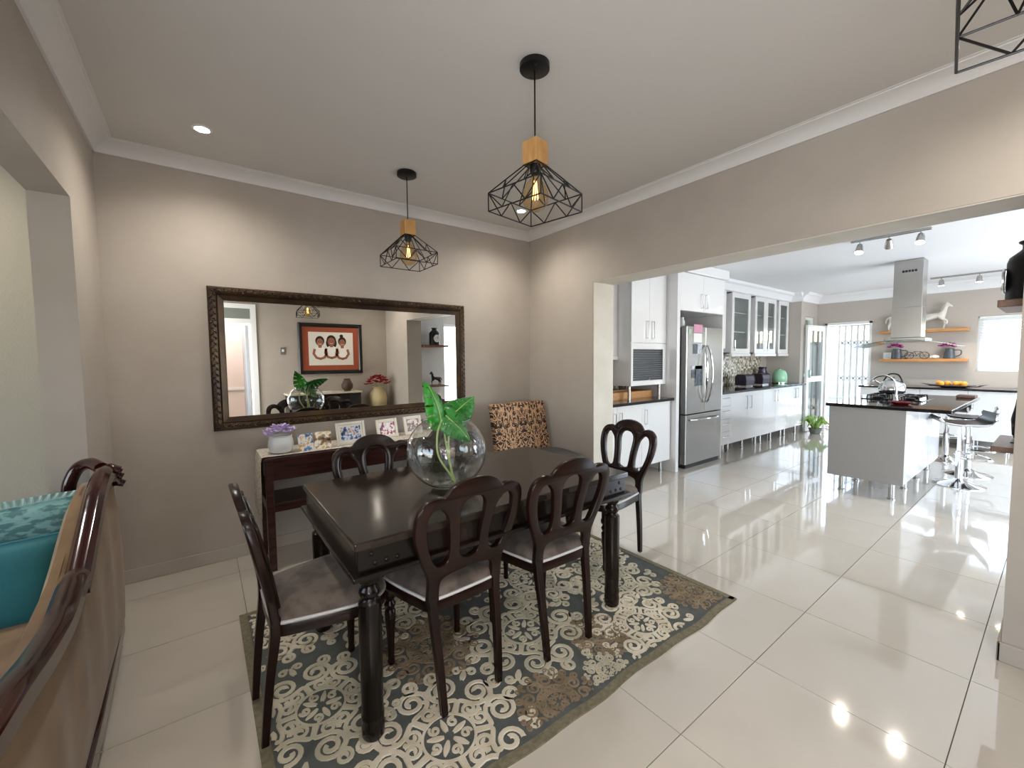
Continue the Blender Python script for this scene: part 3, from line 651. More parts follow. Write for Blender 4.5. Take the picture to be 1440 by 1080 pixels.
photo_frame('framed_photo', 'silver picture frame with a family group photo, beside the folded photo card', -.475, 2.35, .215, .165, M_SILVER, .02, P1, .12, mount=M_IVORYF)
photo_frame('framed_photo', 'ivory picture frame with a colourful group photo on the console', -.175, 2.42, .185, .15, M_IVORYF, .025, P2, .2)
photo_frame('framed_photo', 'ivory picture frame with a pale portrait photo, next to the bowl on the console', .055, 2.45, .17, .15, M_IVORYF, .025, P3, .2)

# ------------------------------------------------------------------ damask side chair in the corner
def damask():
    m = mat('damask_fabric', 'c29a74', .8); n = m.node_tree; b = n.nodes['Principled BSDF']
    tc = n.nodes.new('ShaderNodeTexCoord'); mp = n.nodes.new('ShaderNodeMapping'); mp.inputs['Scale'].default_value = (1, 1, 1)
    sx = n.nodes.new('ShaderNodeSeparateXYZ'); n.links.new(tc.outputs['Object'], mp.inputs[0]); n.links.new(mp.outputs[0], sx.inputs[0])
    def mth(op, a, b_=None):
        k = n.nodes.new('ShaderNodeMath'); k.operation = op
        for i, v in enumerate((a, b_)):
            if v is None: continue
            if isinstance(v, (int, float)): k.inputs[i].default_value = v
            else: n.links.new(v, k.inputs[i])
        return k.outputs[0]
    # ogee repeat: mirrored swirls from distorted sines
    X = mth('ABSOLUTE', mth('SUBTRACT', mth('FRACT', mth('MULTIPLY', sx.outputs[0], 3.4)), .5)); Z = mth('MULTIPLY', sx.outputs[2], 5.0)
    cb = n.nodes.new('ShaderNodeCombineXYZ'); n.links.new(mth('MULTIPLY', X, 2.2), cb.inputs[0]); n.links.new(Z, cb.inputs[2])
    nz = n.nodes.new('ShaderNodeTexNoise'); nz.inputs['Scale'].default_value = 3.4; nz.inputs['Detail'].default_value = 2.0; nz.inputs['Distortion'].default_value = 3.2
    n.links.new(cb.outputs[0], nz.inputs['Vector'])
    r = n.nodes.new('ShaderNodeValToRGB'); e = r.color_ramp.elements; e[0].position = .475; e[0].color = lin('c59d78'); e[1].position = .505; e[1].color = lin('2b1a12')
    n.links.new(nz.outputs['Fac'], r.inputs[0]); n.links.new(r.outputs[0], b.inputs['Base Color']); return m
M_DAM = damask()
dc = thing('damask_chair', 'upholstered chair with black and tan damask backrest in the corner by the opening', 'chair', (1.12, 2.1, 0))
bk = MB(); rr = []
for i in range(9):
    t_ = i/8; z = .42+.535*t_; y = 2.30+.11*t_; hw = .315+.0*t_
    rr.append([(1.105-hw, y-.04, z), (1.105+hw, y-.04, z), (1.105+hw+.004, y-.02, z), (1.105+hw, y+.04, z), (1.105-hw, y+.04, z), (1.105-hw-.004, y-.02, z)])
bk.loft(rr).build('backrest', M_DAM, dc, smooth=50, bevel=.014)
M_GREYF = mat('charcoal_upholstery', '4f4b49', .8, col2='44403e', scale=20)
sm_ = [(.80, 1.86), (.86, 1.79), (1.12, 1.76), (1.36, 1.79), (1.425, 1.86), (1.43, 2.28), (.79, 2.28)]
O_ = smooth_poly([Vector(p) for p in sm_], 4)
MB().loft([[(p.x, p.y, .36) for p in O_], [(p.x, p.y, .46) for p in O_], [(1.112+(p.x-1.112)*.96, 2.03+(p.y-2.03)*.96, .495) for p in O_], [(1.112+(p.x-1.112)*.8, 2.03+(p.y-2.03)*.8, .51) for p in O_]]).build('seat', M_GREYF, dc, smooth=50)
MB().box(.80, 1.42, 2.33, 2.405, .36, .45).build('back_rail', M_GREYF, dc, bevel=.01)
for xa, ya in ((.84, 1.84), (1.38, 1.84), (.84, 2.33), (1.38, 2.33)): MB().tube([(xa, ya, 0), (xa, ya, .37)], [.016, .024], 4, phase=PI/4).build('leg', M_CHAIR, dc)
# ------------------------------------------------------------------ pendant lamps and downlights
def pendant(cx, cy, a, zu, zl, label):
    t = thing('pendant_lamp', label, 'pendant lamp', (cx, cy, H), group='wire cage pendant lamps over the table')
    MB().lathe([(.06, -.03), (.066, -.026), (.066, -.004), (.06, 0)], 32, (cx, cy, H)).build('ceiling_rose', M_BLK, t, smooth=40)
    MB().ball((cx+.045*math.cos(a), cy+.045*math.sin(a), H-.031), .007, n=8, m=5).build('screw', M_BLK, t)
    zt_ = zu+.125
    MB().tube([(cx, cy, H-.03), (cx, cy, zt_+.1)], .0035, 8).build('cord', M_BLK, t)
    c_, s_ = math.cos(a+PI/4), math.sin(a+PI/4); hw = .041
    MB().obox((cx-hw*(c_-s_), cy-hw*(s_+c_), zt_), (2*hw*c_, 2*hw*s_, 0), (-2*hw*s_, 2*hw*c_, 0), (0, 0, .098)).build('wood_block', M_WOODL, t, bevel=.003)
    MB().lathe([(.02, zt_-.04), (.024, zt_-.03), (.024, zt_), (.02, zt_+.002)], 16, (cx, cy, 0)).build('socket', M_BLK, t, smooth=40)
    cg = MB(); R_ = .21; rw = .0028
    def cor(k, z, r=R_): an = a+k*PI/2; return Vector((cx+r*math.cos(an), cy+r*math.sin(an), z))
    def bar(p, q): cg.tube([p, q], rw, 6)
    ztop = zt_-.002
    for k in range(4):
        u0, u1, l0, l1 = cor(k, zu), cor(k+1, zu), cor(k, zl), cor(k+1, zl); t0, t1 = cor(k, ztop, .05), cor(k+1, ztop, .05)
        bar(u0, l0); bar(u0, u1); bar(l0, l1); bar(t0, u0); bar(t0, t1)
        m3 = [l0.lerp(l1, .28), l0.lerp(l1, .72)]; um = u0.lerp(u1, .5)
        bar(u0, m3[0]); bar(m3[0], um); bar(um, m3[1]); bar(m3[1], u1)
        e0, e1 = t0.lerp(u0, .5), t1.lerp(u1, .5); um3 = [u0.lerp(u1, .3), u0.lerp(u1, .7)]; tm_ = e0.lerp(e1, .5)
        bar(e0, um3[0]); bar(um3[0], t0.lerp(t1, .5)); bar(t0.lerp(t1, .5), um3[1]); bar(um3[1], e1)
    cg.build('wire_cage', M_BLK, t, smooth=True)
    bp = [(.013, 0), (.014, -.015), (.022, -.03), (.042, -.055), (.056, -.085), (.06, -.11), (.055, -.138), (.04, -.16), (.018, -.172), (.001, -.174)]
    bl = MB().lathe([(r, z) for r, z in reversed(bp)], 24, (cx, cy, zt_-.03), False, False).build('bulb', M_BULB, t, smooth=60)
    fm = MB()
    for k in range(6):
        an = k*PI/3; x, y = cx+.014*math.cos(an), cy+.014*math.sin(an); fm.tube([(x*.4+cx*.6, y*.4+cy*.6, zt_-.07), (x, y, zt_-.15)], .0011, 5)
    fm.build('filament', M_FIL, bl)
    return t
pendant(-.114, .669, -2.166, 2.111, 2.032, 'black wire cage pendant lamp with wood block hanging above the table, nearest the glass bowl')
pendant(-.149, 2.002, -2.356, 2.115, 2.036, 'black wire cage pendant lamp with wood block hanging in front of the mirror wall')
pendant(-.03, -.77, -2.236, 2.111, 2.032, 'black wire cage pendant lamp hanging above the walkway beside the kitchen pillar')
for x, y, lb_ in ((-1.283, 2.15, 'lit recessed downlight in the ceiling corner above the sofa'), (.958, 2.13, 'lit recessed downlight in the ceiling corner above the damask chair'), (-1.28, -.85, 'lit recessed downlight in the ceiling by the hall door'), (.96, -.85, 'lit recessed downlight in the ceiling by the family portrait'), (-2.55, 2.25, 'added unseen downlight in the lounge ceiling, lighting the wall beyond the sofa')):  # the lounge one is unseen, added to light the wall there
    t = thing('recessed_downlight', lb_, 'downlight', (x, y, H), group='recessed downlights')
    MB().lathe([(.034, -.001), (.036, -.006), (.048, -.004), (.048, 0), (.034, 0)], 24, (x, y, H), False, False).build('ring', M_WHITE, t, smooth=40)
    MB().lathe([(.034, -.003), (.001, -.0031)], 20, (x, y, H), False, False).build('lamp_face', M_LAMP, t)
    light('downlight_beam', 'SPOT', (x, y, H-.02), 19, (1, .94, .86), (0, 0, -1), spot_size=math.radians(150), spot_blend=1.0, shadow_soft_size=.035).parent = None

# ------------------------------------------------------------------ sofa (back towards the dining room) and cushions
SX = -1.68
sofa = thing('sofa', 'tan velvet sofa with carved glossy rosewood rail, its back to the dining table', 'sofa', (-2.05, 1.0, 0))
def sx_(y): return SX-.014*(y-.95)
railp = [(1.98, .70), (1.975, .77), (1.92, .825), (1.82, .872), (1.67, .895), (1.51, .866), (1.39, .815), (1.3, .772), (1.16, .706), (1.06, .66)]
rail2 = [(1.09, .685), (1.03, .69), (.95, .676), (.85, .66), (.72, .666), (.6, .68), (.5, .697), (.42, .708), (.2, .73), (.05, .73)]
def railz(y):
    P = sorted([p for p in railp if p[0] < 1.93 and p[0] > 1.1] + rail2[1:])
    for i in range(len(P)-1):
        if P[i][0] <= y <= P[i+1][0]: u = (y-P[i][0])/(P[i+1][0]-P[i][0]); return P[i][1]*(1-u)+P[i+1][1]*u
    return P[-1][1] if y > P[-1][0] else P[0][1]
def sweep_rect(mb, path, wx, hz, n=6):
    "rounded-rectangle section swept along a path in the y-z plane"
    P = smooth_poly([Vector((sx_(y)-.012, y, z)) for y, z in path], n, False); rings = []
    for i, p in enumerate(P):
        a = P[max(i-1, 0)]; b = P[min(i+1, len(P)-1)]; t = (b-a).normalized(); nx = Vector((1, 0, 0)); nz = nx.cross(t)
        if nz.z < 0 and abs(nz.z) > .3: nz = -nz
        hw, hh = wx/2, hz/2; sec = [(hw, -hh), (hw, hh*.3), (hw*.55, hh*.85), (0, hh), (-hw*.6, hh*.8), (-hw, hh*.2), (-hw, -hh)]
        rings.append([p+nx*u+nz*v for u, v in sec])
    return mb.loft(rings)
sweep_rect(MB(), list(reversed(railp[2:])), .062, .062).build('top_rail', M_SOFAW, sofa, smooth=35)
sweep_rect(MB(), list(reversed(rail2)), .066, .062).build('top_rail', M_SOFAW, sofa, smooth=35)
# scrolled end with reeded ridges
sc = MB()
for k in range(5):
    y = 1.76+.038*k; z = .90-.010*k*k*.6
    sc.tube([(sx_(y)-.045, y, z-.01), (sx_(y), y, z+.004), (sx_(y)+.03, y, z-.012)], [.016, .021, .015], 10)
sc.build('scroll_ridges', M_SOFAW, sofa, smooth=50)
MB().tube(smooth_poly([Vector((sx_(1.9)-.03+dx, y, z)) for dx, y, z in ((0, 1.80, .90), (-.05, 1.90, .91), (-.10, 1.95, .885), (-.13, 1.955, .82), (-.145, 1.955, .74), (-.2, 1.955, .66), (-.4, 1.95, .63), (-.62, 1.94, .62))], 6, False), .026, 10).build('arm_scroll', M_SOFAW, sofa, smooth=60)
# upholstered outside back
ob = MB(); ny2 = 40; vv = []
for j in range(ny2+1):
    y = .05+1.88*j/ny2; zt2 = railz(y)-.03
    for i in range(9):
        u = i/8; z = .13+(zt2-.13)*u; vv.append((sx_(y)+.012*math.sin(PI*u)-.004*math.cos(y*22)*math.sin(PI*u)-.012*(u), y, z))
for j in range(ny2+1):
    y = .05+1.88*j/ny2; zt2 = railz(y)-.03
    for i in range(9):
        u = i/8; z = .13+(zt2-.13)*u; vv.append((sx_(y)-.07, y, z))
n9 = (ny2+1)*9; ff = []
for j in range(ny2):
    for i in range(8): a = j*9+i; ff += [(a, a+9, a+10, a+1), (n9+a, n9+a+1, n9+a+10, n9+a+9)]
    ff += [(j*9, n9+j*9, n9+(j+1)*9, (j+1)*9), (j*9+8, (j+1)*9+8, n9+(j+1)*9+8, n9+j*9+8)]
for i in range(8): ff += [(i, i+1, n9+i+1, n9+i), (ny2*9+i, n9+ny2*9+i, n9+ny2*9+i+1, ny2*9+i+1)]
ob.add(vv, ff).build('outside_back', M_TAN, sofa, smooth=50)
MB().tube([(sx_(y)+.013, y, railz(y)-.036) for y in [.06+1.85*i/40 for i in range(41)]], .0045, 6).build('welt', M_TAN, sofa, smooth=True)
# inside back cushion, seat, frame, arm panel
ib = MB(); rings = []
for j in range(15):
    y = .1+1.8*j/14; zt2 = railz(y)
    rings.append([(sx_(y)-.06, y, .3), (sx_(y)-.055, y, zt2-.06), (sx_(y)-.062, y, zt2-.03), (sx_(y)-.085, y, zt2-.03), (sx_(y)-.105, y, zt2-.08), (sx_(y)-.12, y, .5), (sx_(y)-.12, y, .3)])
ib.loft(rings).build('inside_back', M_TAN, sofa, smooth=60)
box(-2.42, -1.79, .08, 1.9, .18, .40).build('seat', M_TAN, sofa, bevel=.05, seg=4)
MB().loft([[(sx_(y)-.06-.02*(y > 1), y, .06), (sx_(y)+.012-.02*max(0, y-1.2), y, .06), (sx_(y)+.012-.02*max(0, y-1.2), y, .14), (sx_(y)-.06-.02*(y > 1), y, .14)] for y in (.05, .6, 1.2, 1.6, 1.93)]).build('bottom_rail', M_SOFAW, sofa, bevel=.01)
box(-2.43, -2.38, .05, 1.95, .1, .2).build('front_rail', M_SOFAW, sofa, bevel=.01)
box(-2.38, -1.74, 1.87, 1.975, .13, .64).build('arm', M_TAN, sofa, bevel=.03, seg=3)
for x in (-2.38, -1.73):
    for y in (.12, 1.86): MB().lathe([(.02, 0), (.028, .02), (.022, .06), (.034, .1), (.03, .13)], 14, (x, y, 0)).build('leg', M_SOFAW, sofa, smooth=40)
def cushion(name, label, c, ax, ay, az, w_, h_, d_, m, group='scatter cushions on the sofa', fringe=None, pipe=None):
    t = thing(name, label, 'cushion', c, group=group)
    ax, ay, az = [Vector(q).normalized() for q in (ax, ay, az)]; c = Vector(c); n = 16; mb = MB(); vv = []; ff = []
    for sgn in (1, -1):
        for j in range(n+1):
            for i in range(n+1):
                u, v = -1+2*i/n, -1+2*j/n
                th = (max(0, (1-u**4))*max(0, (1-v**4)))**.5*d_/2
                pin = 1-.07*(1-u*u)*0 - .06*(abs(v)**2)*(1-abs(u))**1 - .06*(abs(u)**2)*(1-abs(v))
                vv.append(c+ax*(u*w_/2*pin)+ay*(v*h_/2*pin)+az*(sgn*th))
    o = (n+1)**2
    for j in range(n):
        for i in range(n): a = j*(n+1)+i; ff += [(a, a+1, a+n+2, a+n+1), (o+a, o+a+n+1, o+a+n+2, o+a+1)]
    mb.add(vv, ff)
    b_ = mb.mesh('cover', m, 70); bm = bmesh.new(); bm.from_mesh(b_); bmesh.ops.remove_doubles(bm, verts=bm.verts, dist=1e-4); bm.to_mesh(b_); bm.free()
    for v in b_.vertices: v.co -= c
    for p in b_.polygons: p.use_smooth = True
    obj('cover', b_, t)
    edge = []
    for k in range(160):
        s_ = k/40; q = int(s_); f_ = s_-q; u, v = [(-1+2*f_, -1), (1, -1+2*f_), (1-2*f_, 1), (-1, 1-2*f_)][q]
        pin = 1 - .06*(abs(v)**2)*(1-abs(u)) - .06*(abs(u)**2)*(1-abs(v)); edge.append((u*w_/2*pin, v*h_/2*pin))
    if fringe:
        vv = []; ff = []
        for k, (u, v) in enumerate(edge):
            l = math.hypot(u, v); e_ = .03; wob = .007*(1 if k % 2 else -1)
            vv += [c+ax*u+ay*v, c+ax*(u*(1+e_/l))+ay*(v*(1+e_/l))+az*wob]
        for k in range(160): a, b2 = 2*k, 2*((k+1) % 160); ff.append((a, b2, b2+1, a+1))
        f_ = MB().add(vv, ff).build('ruffle', fringe, t, smooth=False); f_.modifiers.new('thickness', 'SOLIDIFY').thickness = .003
    if pipe: MB().tube([c+ax*u+ay*v for u, v in edge], .006, 6, True).build('piping', pipe, t, smooth=True)
    return t
cushion('sofa_cushion', 'plain teal velvet cushion leaning in front of the patterned cushion on the sofa', (-2.045, 1.60, .525), (1, 0, 0), (0, .3, 1), (0, -1, .3), .47, .33, .15, M_TEAL, pipe=M_TEAL)
cushion('sofa_cushion', 'teal and silver patterned cushion with ruffled edge against the sofa arm', (-2.0, 1.775, .60), (1, 0, .04), (0, .2, 1), (0, -1, .2), .46, .38, .13, M_TEALP, fringe=mat('pale_teal_ruffle', '9db9b4', .7))
# ------------------------------------------------------------------ kitchen: cabinet run along the north wall
YF = 2.035                     # plane of the base-cabinet doors
def bar_handle(mb_parent, x, y, z0, z1, nm='handle', horiz=False, x1=None):
    mb = MB()
    if horiz: pts = [(x, y, z0), (x, y-.028, z0), (x1, y-.028, z0), (x1, y, z0)]
    else: pts = [(x, y, z0), (x, y-.028, z0), (x, y-.028, z1), (x, y, z1)]
    for a, b in zip(pts, pts[1:]): mb.tube([a, b], .0065, 6)
    return mb.build(nm, M_CHROME, mb_parent, smooth=True)
def door_flat(t, x0, x1, z0, z1, y, hx=None, hz=None, m=None, name='door'):
    d = box(x0+.0015, x1-.0015, y, y+.018, z0+.0015, z1-.0015).build(name, m or M_CAB, t, bevel=.002)
    if hx is not None: bar_handle(d, hx, y, hz[0], hz[1])
    return d
def legs(t, xs, ys, h=.15, r=.019):
    for x in xs:
        for y in ys: MB().lathe([(r*1.25, 0), (r*1.25, .012), (r, .016), (r, h-.01), (r*1.4, h-.006), (r*1.4, h)], 14, (x, y, 0)).build('leg', M_STEEL, t, smooth=40)
ZB0, ZB1, ZT = .15, .866, .9
def base(label, x0, x1, fronts, lx, m=None):
    t = thing('base_cabinet', label, 'cabinet', ((x0+x1)/2, 2.35, 0), group='white gloss kitchen cabinets')
    box(x0+.001, x1-.001, YF+.019, YA-.005, ZB0, ZB1).build('body', M_CAB, t)
    for f in fronts: f(t)
    legs(t, lx, (YF+.075, YA-.1)); return t
base('white gloss base cabinet under the roller-shutter unit, beside the fridge panel', 1.76, 3.13, [
    lambda t: door_flat(t, 1.76, 2.15, ZB0, ZB1, YF, 2.1, (.63, .79)), lambda t: door_flat(t, 2.15, 2.58, ZB0, ZB1, YF, 2.2, (.63, .79)), lambda t: door_flat(t, 2.58, 3.13, ZB0, ZB1, YF, 2.64, (.63, .79))], (1.9, 2.62, 3.05))
def drw(x0, x1):
    def f(t):
        zs = [ZB0, .33, .51, .69, ZB1]
        for a, b in zip(zs, zs[1:]):
            d = box(x0+.0015, x1-.0015, YF, YF+.018, a+.0015, b-.0015).build('drawer', M_CAB, t, bevel=.002); bar_handle(d, x0+.08, YF, b-.06, 0, horiz=True, x1=x1-.08)
    return f
base('white gloss drawer cabinet right beside the fridge', 4.29, 4.62, [drw(4.29, 4.62)], (4.36, 4.56))
base('white gloss two-door base cabinet below the toasters', 4.62, 5.66, [lambda t: door_flat(t, 4.62, 5.14, ZB0, ZB1, YF, 5.07, (.62, .8)), lambda t: door_flat(t, 5.14, 5.66, ZB0, ZB1, YF, 5.21, (.62, .8))], (4.7, 5.14, 5.58))
base('white gloss two-door base cabinet below the green canister', 5.66, 6.62, [lambda t: door_flat(t, 5.66, 6.14, ZB0, ZB1, YF, 6.08, (.66, .82)), lambda t: door_flat(t, 6.14, 6.62, ZB0, ZB1, YF, 6.2, (.66, .82))], (5.76, 6.14, 6.54))
base('white gloss base cabinet at the end of the run by the garden door', 6.62, 7.26, [lambda t: door_flat(t, 6.62, 6.94, ZB0, ZB1, YF, 6.88, (.66, .82)), lambda t: door_flat(t, 6.94, 7.26, ZB0, ZB1, YF, 7.0, (.66, .82))], (6.7, 7.18))
ct = MB().box(1.745, 3.135, 1.985, YA, .867, ZT).build('countertop', M_GRAN, None, bevel=.004); tag(ct, 'black granite worktop under the roller-shutter cabinet', 'worktop')
ct = MB().box(4.285, 7.28, 1.985, YA, .867, ZT).build('countertop', M_GRAN, None, bevel=.004); tag(ct, 'black granite worktop carrying the two toasters', 'worktop')
# tall panels and fridge housing
tp = box(3.14, 3.2, 1.965, YA-.005, .0, 2.385).build('tall_panel', M_CAB, None, bevel=.002); tag(tp, 'tall white panel between roller-shutter cabinet and fridge', 'cabinet panel')
tp = box(4.245, 4.28, 1.985, YA-.005, .0, 2.385).build('tall_panel', M_CAB, None, bevel=.002); tag(tp, 'tall white panel between fridge and drawer cabinet', 'cabinet panel')
of = thing('over_fridge_cabinet', 'white gloss two-door cabinet above the fridge', 'cabinet', (3.72, 2.3, 1.935))
box(3.202, 4.243, 1.99, YA-.005, 1.935, 2.385).build('body', M_CAB, of)
door_flat(of, 3.202, 3.722, 1.935, 2.385, 1.97, 3.67, (1.985, 2.15)); door_flat(of, 3.722, 4.243, 1.935, 2.385, 1.97, 3.775, (1.985, 2.15))
box(3.18, 4.30, 1.93, 1.99, 2.387, HK-.002).build('crown', M_CAB, of, bevel=.01)
# appliance garage wall unit
YW = 2.105
ag = thing('roller_shutter_cabinet', 'white wall cabinet with dark roller shutter standing on steel posts over the worktop', 'cabinet', (2.8, 2.3, ZT))
box(2.47, 3.135, YW+.02, YA-.005, 1.06, 2.40).build('body', M_CAB, ag)
door_flat(ag, 2.47, 2.8, 1.545, 2.40, YW, 2.75, (1.6, 1.79)); door_flat(ag, 2.8, 3.135, 1.545, 2.40, YW, 2.855, (1.6, 1.79))
MB().box(2.47, 2.505, YW, YW+.02, 1.06, 1.54).box(3.075, 3.135, YW, YW+.02, 1.06, 1.54).box(2.505, 3.075, YW, YW+.02, 1.06, 1.115).box(2.505, 3.075, YW, YW+.02, 1.475, 1.54).build('shutter_frame', M_CAB, ag, bevel=.002)
M_SHUT = mat('charcoal_shutter', '33373c', .35, .4)
for k in range(14):
    z0 = 1.118+k*.0254; box(2.506, 3.074, YW+.006, YW+.016, z0, z0+.0225).build('slat', M_SHUT, ag, bevel=.003)
bar_handle(ag, 2.79, YW+.012, 1.128, 1.15, 'pull')
for x in (2.49, 3.06): MB().tube([(x, YW+.04, ZT), (x, YW+.04, 1.06)], .018, 14).build('post', M_STEEL, ag, smooth=True)
# glass-door cabinet beside it, seen behind the wall end
def glass_door(t, x0, x1, z0, z1, y, hx=None, w=.075, nb=2, hz=None):
    d = frame_rect(MB(), 'x', y, y+.02, x0+.002, x1-.002, z0, z1, w).build('door', M_CAB, t, bevel=.002)
    box(x0+w, x1-w, y+.008, y+.012, z0+w, z1-w).build('pane', M_PANE, d)
    if hx: bar_handle(d, hx, y, hz[0], hz[1])
    return d
M_INT = mat('cabinet_interior', 'b9bab2', .5)
def glass_cab(label, x0, x1, z0, z1, yf, doors, shelves):
    t = thing('glass_cabinet', label, 'cabinet', ((x0+x1)/2, 2.5, z0), group='white glass-door wall cabinets')
    MB().box(x0, x0+.016, yf+.021, YA-.005, z0, z1).box(x1-.016, x1, yf+.021, YA-.005, z0, z1).box(x0, x1, yf+.021, YA-.005, z0, z0+.016).box(x0, x1, yf+.021, YA-.005, z1-.016, z1).build('carcass', M_CAB, t)
    box(x0+.016, x1-.016, YA-.012, YA-.006, z0+.016, z1-.016).build('back_panel', M_INT, t)
    for z in shelves: box(x0+.016, x1-.016, yf+.05, YA-.014, z, z+.014).build('shelf', M_CAB, t)
    for d in doors: glass_door(t, *d[:2], z0, z1, yf, d[2], hz=(z0+.05, z0+.2))
    box(x0, x1, yf-.01, yf+.03, z0-.045, z0-.002).build('light_pelmet', M_CAB, t)
    return t
YG = 2.29
glass_cab('white glass-door wall cabinet behind the end of the dining wall', 1.76, 2.465, 1.40, 2.40, YG, [(1.76, 2.11, None), (2.11, 2.465, None)], (1.72, 2.06))
# small wall unit + open niche next to fridge
t = thing('wall_cabinet', 'narrow white wall cabinet with open glass-fronted niche beside the fridge', 'cabinet', (4.7, 2.4, 1.08), group='white gloss kitchen cabinets')
box(4.282, 4.98, 2.32, YA-.005, 1.50, 2.40).build('body', M_CAB, t); door_flat(t, 4.282, 4.98, 1.50, 2.40, 2.30)
box(4.282, 4.88, 2.42, YA-.005, 1.06, 1.49).build('niche_body', M_CAB, t)
box(4.60, 4.85, 2.405, 2.419, 1.1, 1.44).build('niche_front', mat('smoked_niche', '77787a', .12, .3), t)
glass_cab('white one-door glass wall cabinet above the first toaster', 5.14, 5.76, 1.43, 2.36, YG, [(5.14, 5.76, 5.2)], (1.76, 2.06))
glass_cab('white two-door glass wall cabinet above the green canister', 5.92, 6.74, 1.43, 2.36, YG, [(5.92, 6.33, 6.27), (6.33, 6.74, 6.39)], (1.76, 2.06))
glass_cab('white narrow glass wall cabinet next to the grey wall return', 6.84, 7.28, 1.43, 2.36, YG, [(6.84, 7.28, None)], (1.76, 2.06))
cr = MB().prism([(2.28, 2.362), (2.26, 2.372), (2.25, 2.4), (2.215, 2.45), (2.18, 2.47), (2.18, HK), (2.5, HK), (2.5, 2.362)], 7.3-4.285, 0, 4.285)
struct('trim_11', cr, M_CEILK, smooth=25)
# mosaic splashback
def mosaic():
    m = mat('mosaic_glass_tile', 'b8b0a2', .15); n = m.node_tree; b = n.nodes['Principled BSDF']; tc = n.nodes.new('ShaderNodeTexCoord')
    sn = n.nodes.new('ShaderNodeVectorMath'); sn.operation = 'SNAP'; sn.inputs[1].default_value = (.03, .03, .03); wn = n.nodes.new('ShaderNodeTexWhiteNoise')
    r = n.nodes.new('ShaderNodeValToRGB'); r.color_ramp.interpolation = 'CONSTANT'; e = r.color_ramp.elements; e[0].color = lin('8d8577'); e[1].position = .8; e[1].color = lin('e6e0d2')
    for p, c in ((.25, 'b7ad9a'), (.5, '6f695f'), (.65, 'cbbfa6')): x = e.new(p); x.color = lin(c)
    n.links.new(tc.outputs['Object'], sn.inputs[0]); n.links.new(sn.outputs[0], wn.inputs[0]); n.links.new(wn.outputs[0], r.inputs[0]); n.links.new(r.outputs[0], b.inputs['Base Color']); return m
M_MOS = mosaic()
o_ = struct('trim_12', box(4.285, 7.05, YA-.006, YA-.0005, ZT, 1.43), M_MOS)
o_ = struct('trim_13', box(1.745, 3.138, YA-.006, YA-.0005, ZT, 1.40), M_MOS)

# fridge
fr_ = thing('fridge', 'stainless steel french-door fridge with bottom freezer drawer', 'fridge', (3.79, 2.3, 0))
FX0, FX1, FS = 3.36, 4.225, 3.795
box(FX0+.005, FX1-.005, 2.05, 2.62, .03, 1.745).build('body', M_STEELD, fr_, bevel=.005)
for a, b in ((FX0, FS-.002), (FS+.002, FX1)): box(a, b, 1.972, 2.048, .675, 1.757).build('door', M_STEEL, fr_, bevel=.008)
fd = box(FX0, FX1, 1.972, 2.048, .05, .665).build('freezer_drawer', M_STEEL, fr_, bevel=.008)
for sg in (-1, 1):
    P = [(FS+sg*(.035+.03*math.sin(PI*i/12)), 1.965-.055*math.sin(PI*i/12)**.6, .80+.73*i/12) for i in range(13)]
    MB().tube(P, .013, 8).build('handle', M_CHROME, fr_, smooth=True)
P = [(FX0+.09+.68*i/12, 1.965-.05*math.sin(PI*i/12)**.5, .60) for i in range(13)]
MB().tube(P, .013, 8).build('handle', M_CHROME, fr_, smooth=True)
box(FX0+.03, FX1-.03, 1.985, 2.6, .0, .045).build('plinth', M_DARK, fr_)
NC = {'f': mat('pink_print', 'c48aa0', .5), 'g': mat('grey_print', '8c9199', .5, col2='c9ccd0', scale=40), 'w': mat('paper_white', 'dcdcd8', .6), 'd': mat('dark_print', '2c333b', .4, col2='59636c', scale=30), 'y': mat('green_print', '9db7a0', .5)}
for x0, z0, w_, h_, c, lb_ in ((3.51, 1.62, .20, .10, 'f', 'pink and green leaflet at the top of the fridge door'), (3.40, 1.60, .05, .06, 'y', 'small round green magnet note by the fridge door edge'), (3.51, 1.50, .19, .11, 'w', 'white printed leaflet below the pink leaflet on the fridge'), (3.50, 1.36, .09, .12, 'd', 'dark photo note on the fridge door'), (3.60, 1.36, .10, .12, 'g', 'grey printed calendar note on the fridge door'), (3.47, 1.06, .10, .10, 'd', 'dark bottle-opener magnet low on the fridge door'), (3.55, .96, .18, .25, 'd', 'dark blue poster note low on the fridge door'), (3.47, 1.17, .24, .04, 'g', 'grey strip note above the blue poster on the fridge')):
    tag(box(x0, x0+w_, 1.9685, 1.9715, z0+.06, z0+h_+.06).build('fridge_note', NC[c], None), lb_, 'note', 'notes stuck on the fridge')
MB_ = thing('white_pitcher', 'small white jug standing on top of the fridge', 'jug', (3.5, 2.12, 1.745))
MB().lathe([(.025, 0), (.035, .03), (.03, .08), (.018, .11), (.022, .13), (.02, .128)], 14, (3.5, 2.12, 1.746)).build('body', M_CERAM, MB_, smooth=50)
MB().tube([(3.53, 2.12, 1.84), (3.555, 2.12, 1.82), (3.55, 2.12, 1.79), (3.53, 2.12, 1.78)], .005, 6).build('handle', M_CERAM, MB_, smooth=True)
# wooden tray under the shutter cabinet
tr = thing('wooden_tray', 'honey wood tray box under the roller-shutter cabinet', 'tray', (2.5, 2.35, ZT))
box(1.95, 3.04, 2.22, 2.5, ZT+.001, ZT+.012).build('base', M_SHELF, tr)
for b in ((1.95, 3.04, 2.22, 2.235, ZT+.012, ZT+.085), (1.95, 3.04, 2.485, 2.5, ZT+.012, ZT+.085), (1.95, 1.965, 2.235, 2.485, ZT+.012, ZT+.085), (3.025, 3.04, 2.235, 2.485, ZT+.012, ZT+.085)): box(*b).build('side', M_SHELF, tr, bevel=.002)
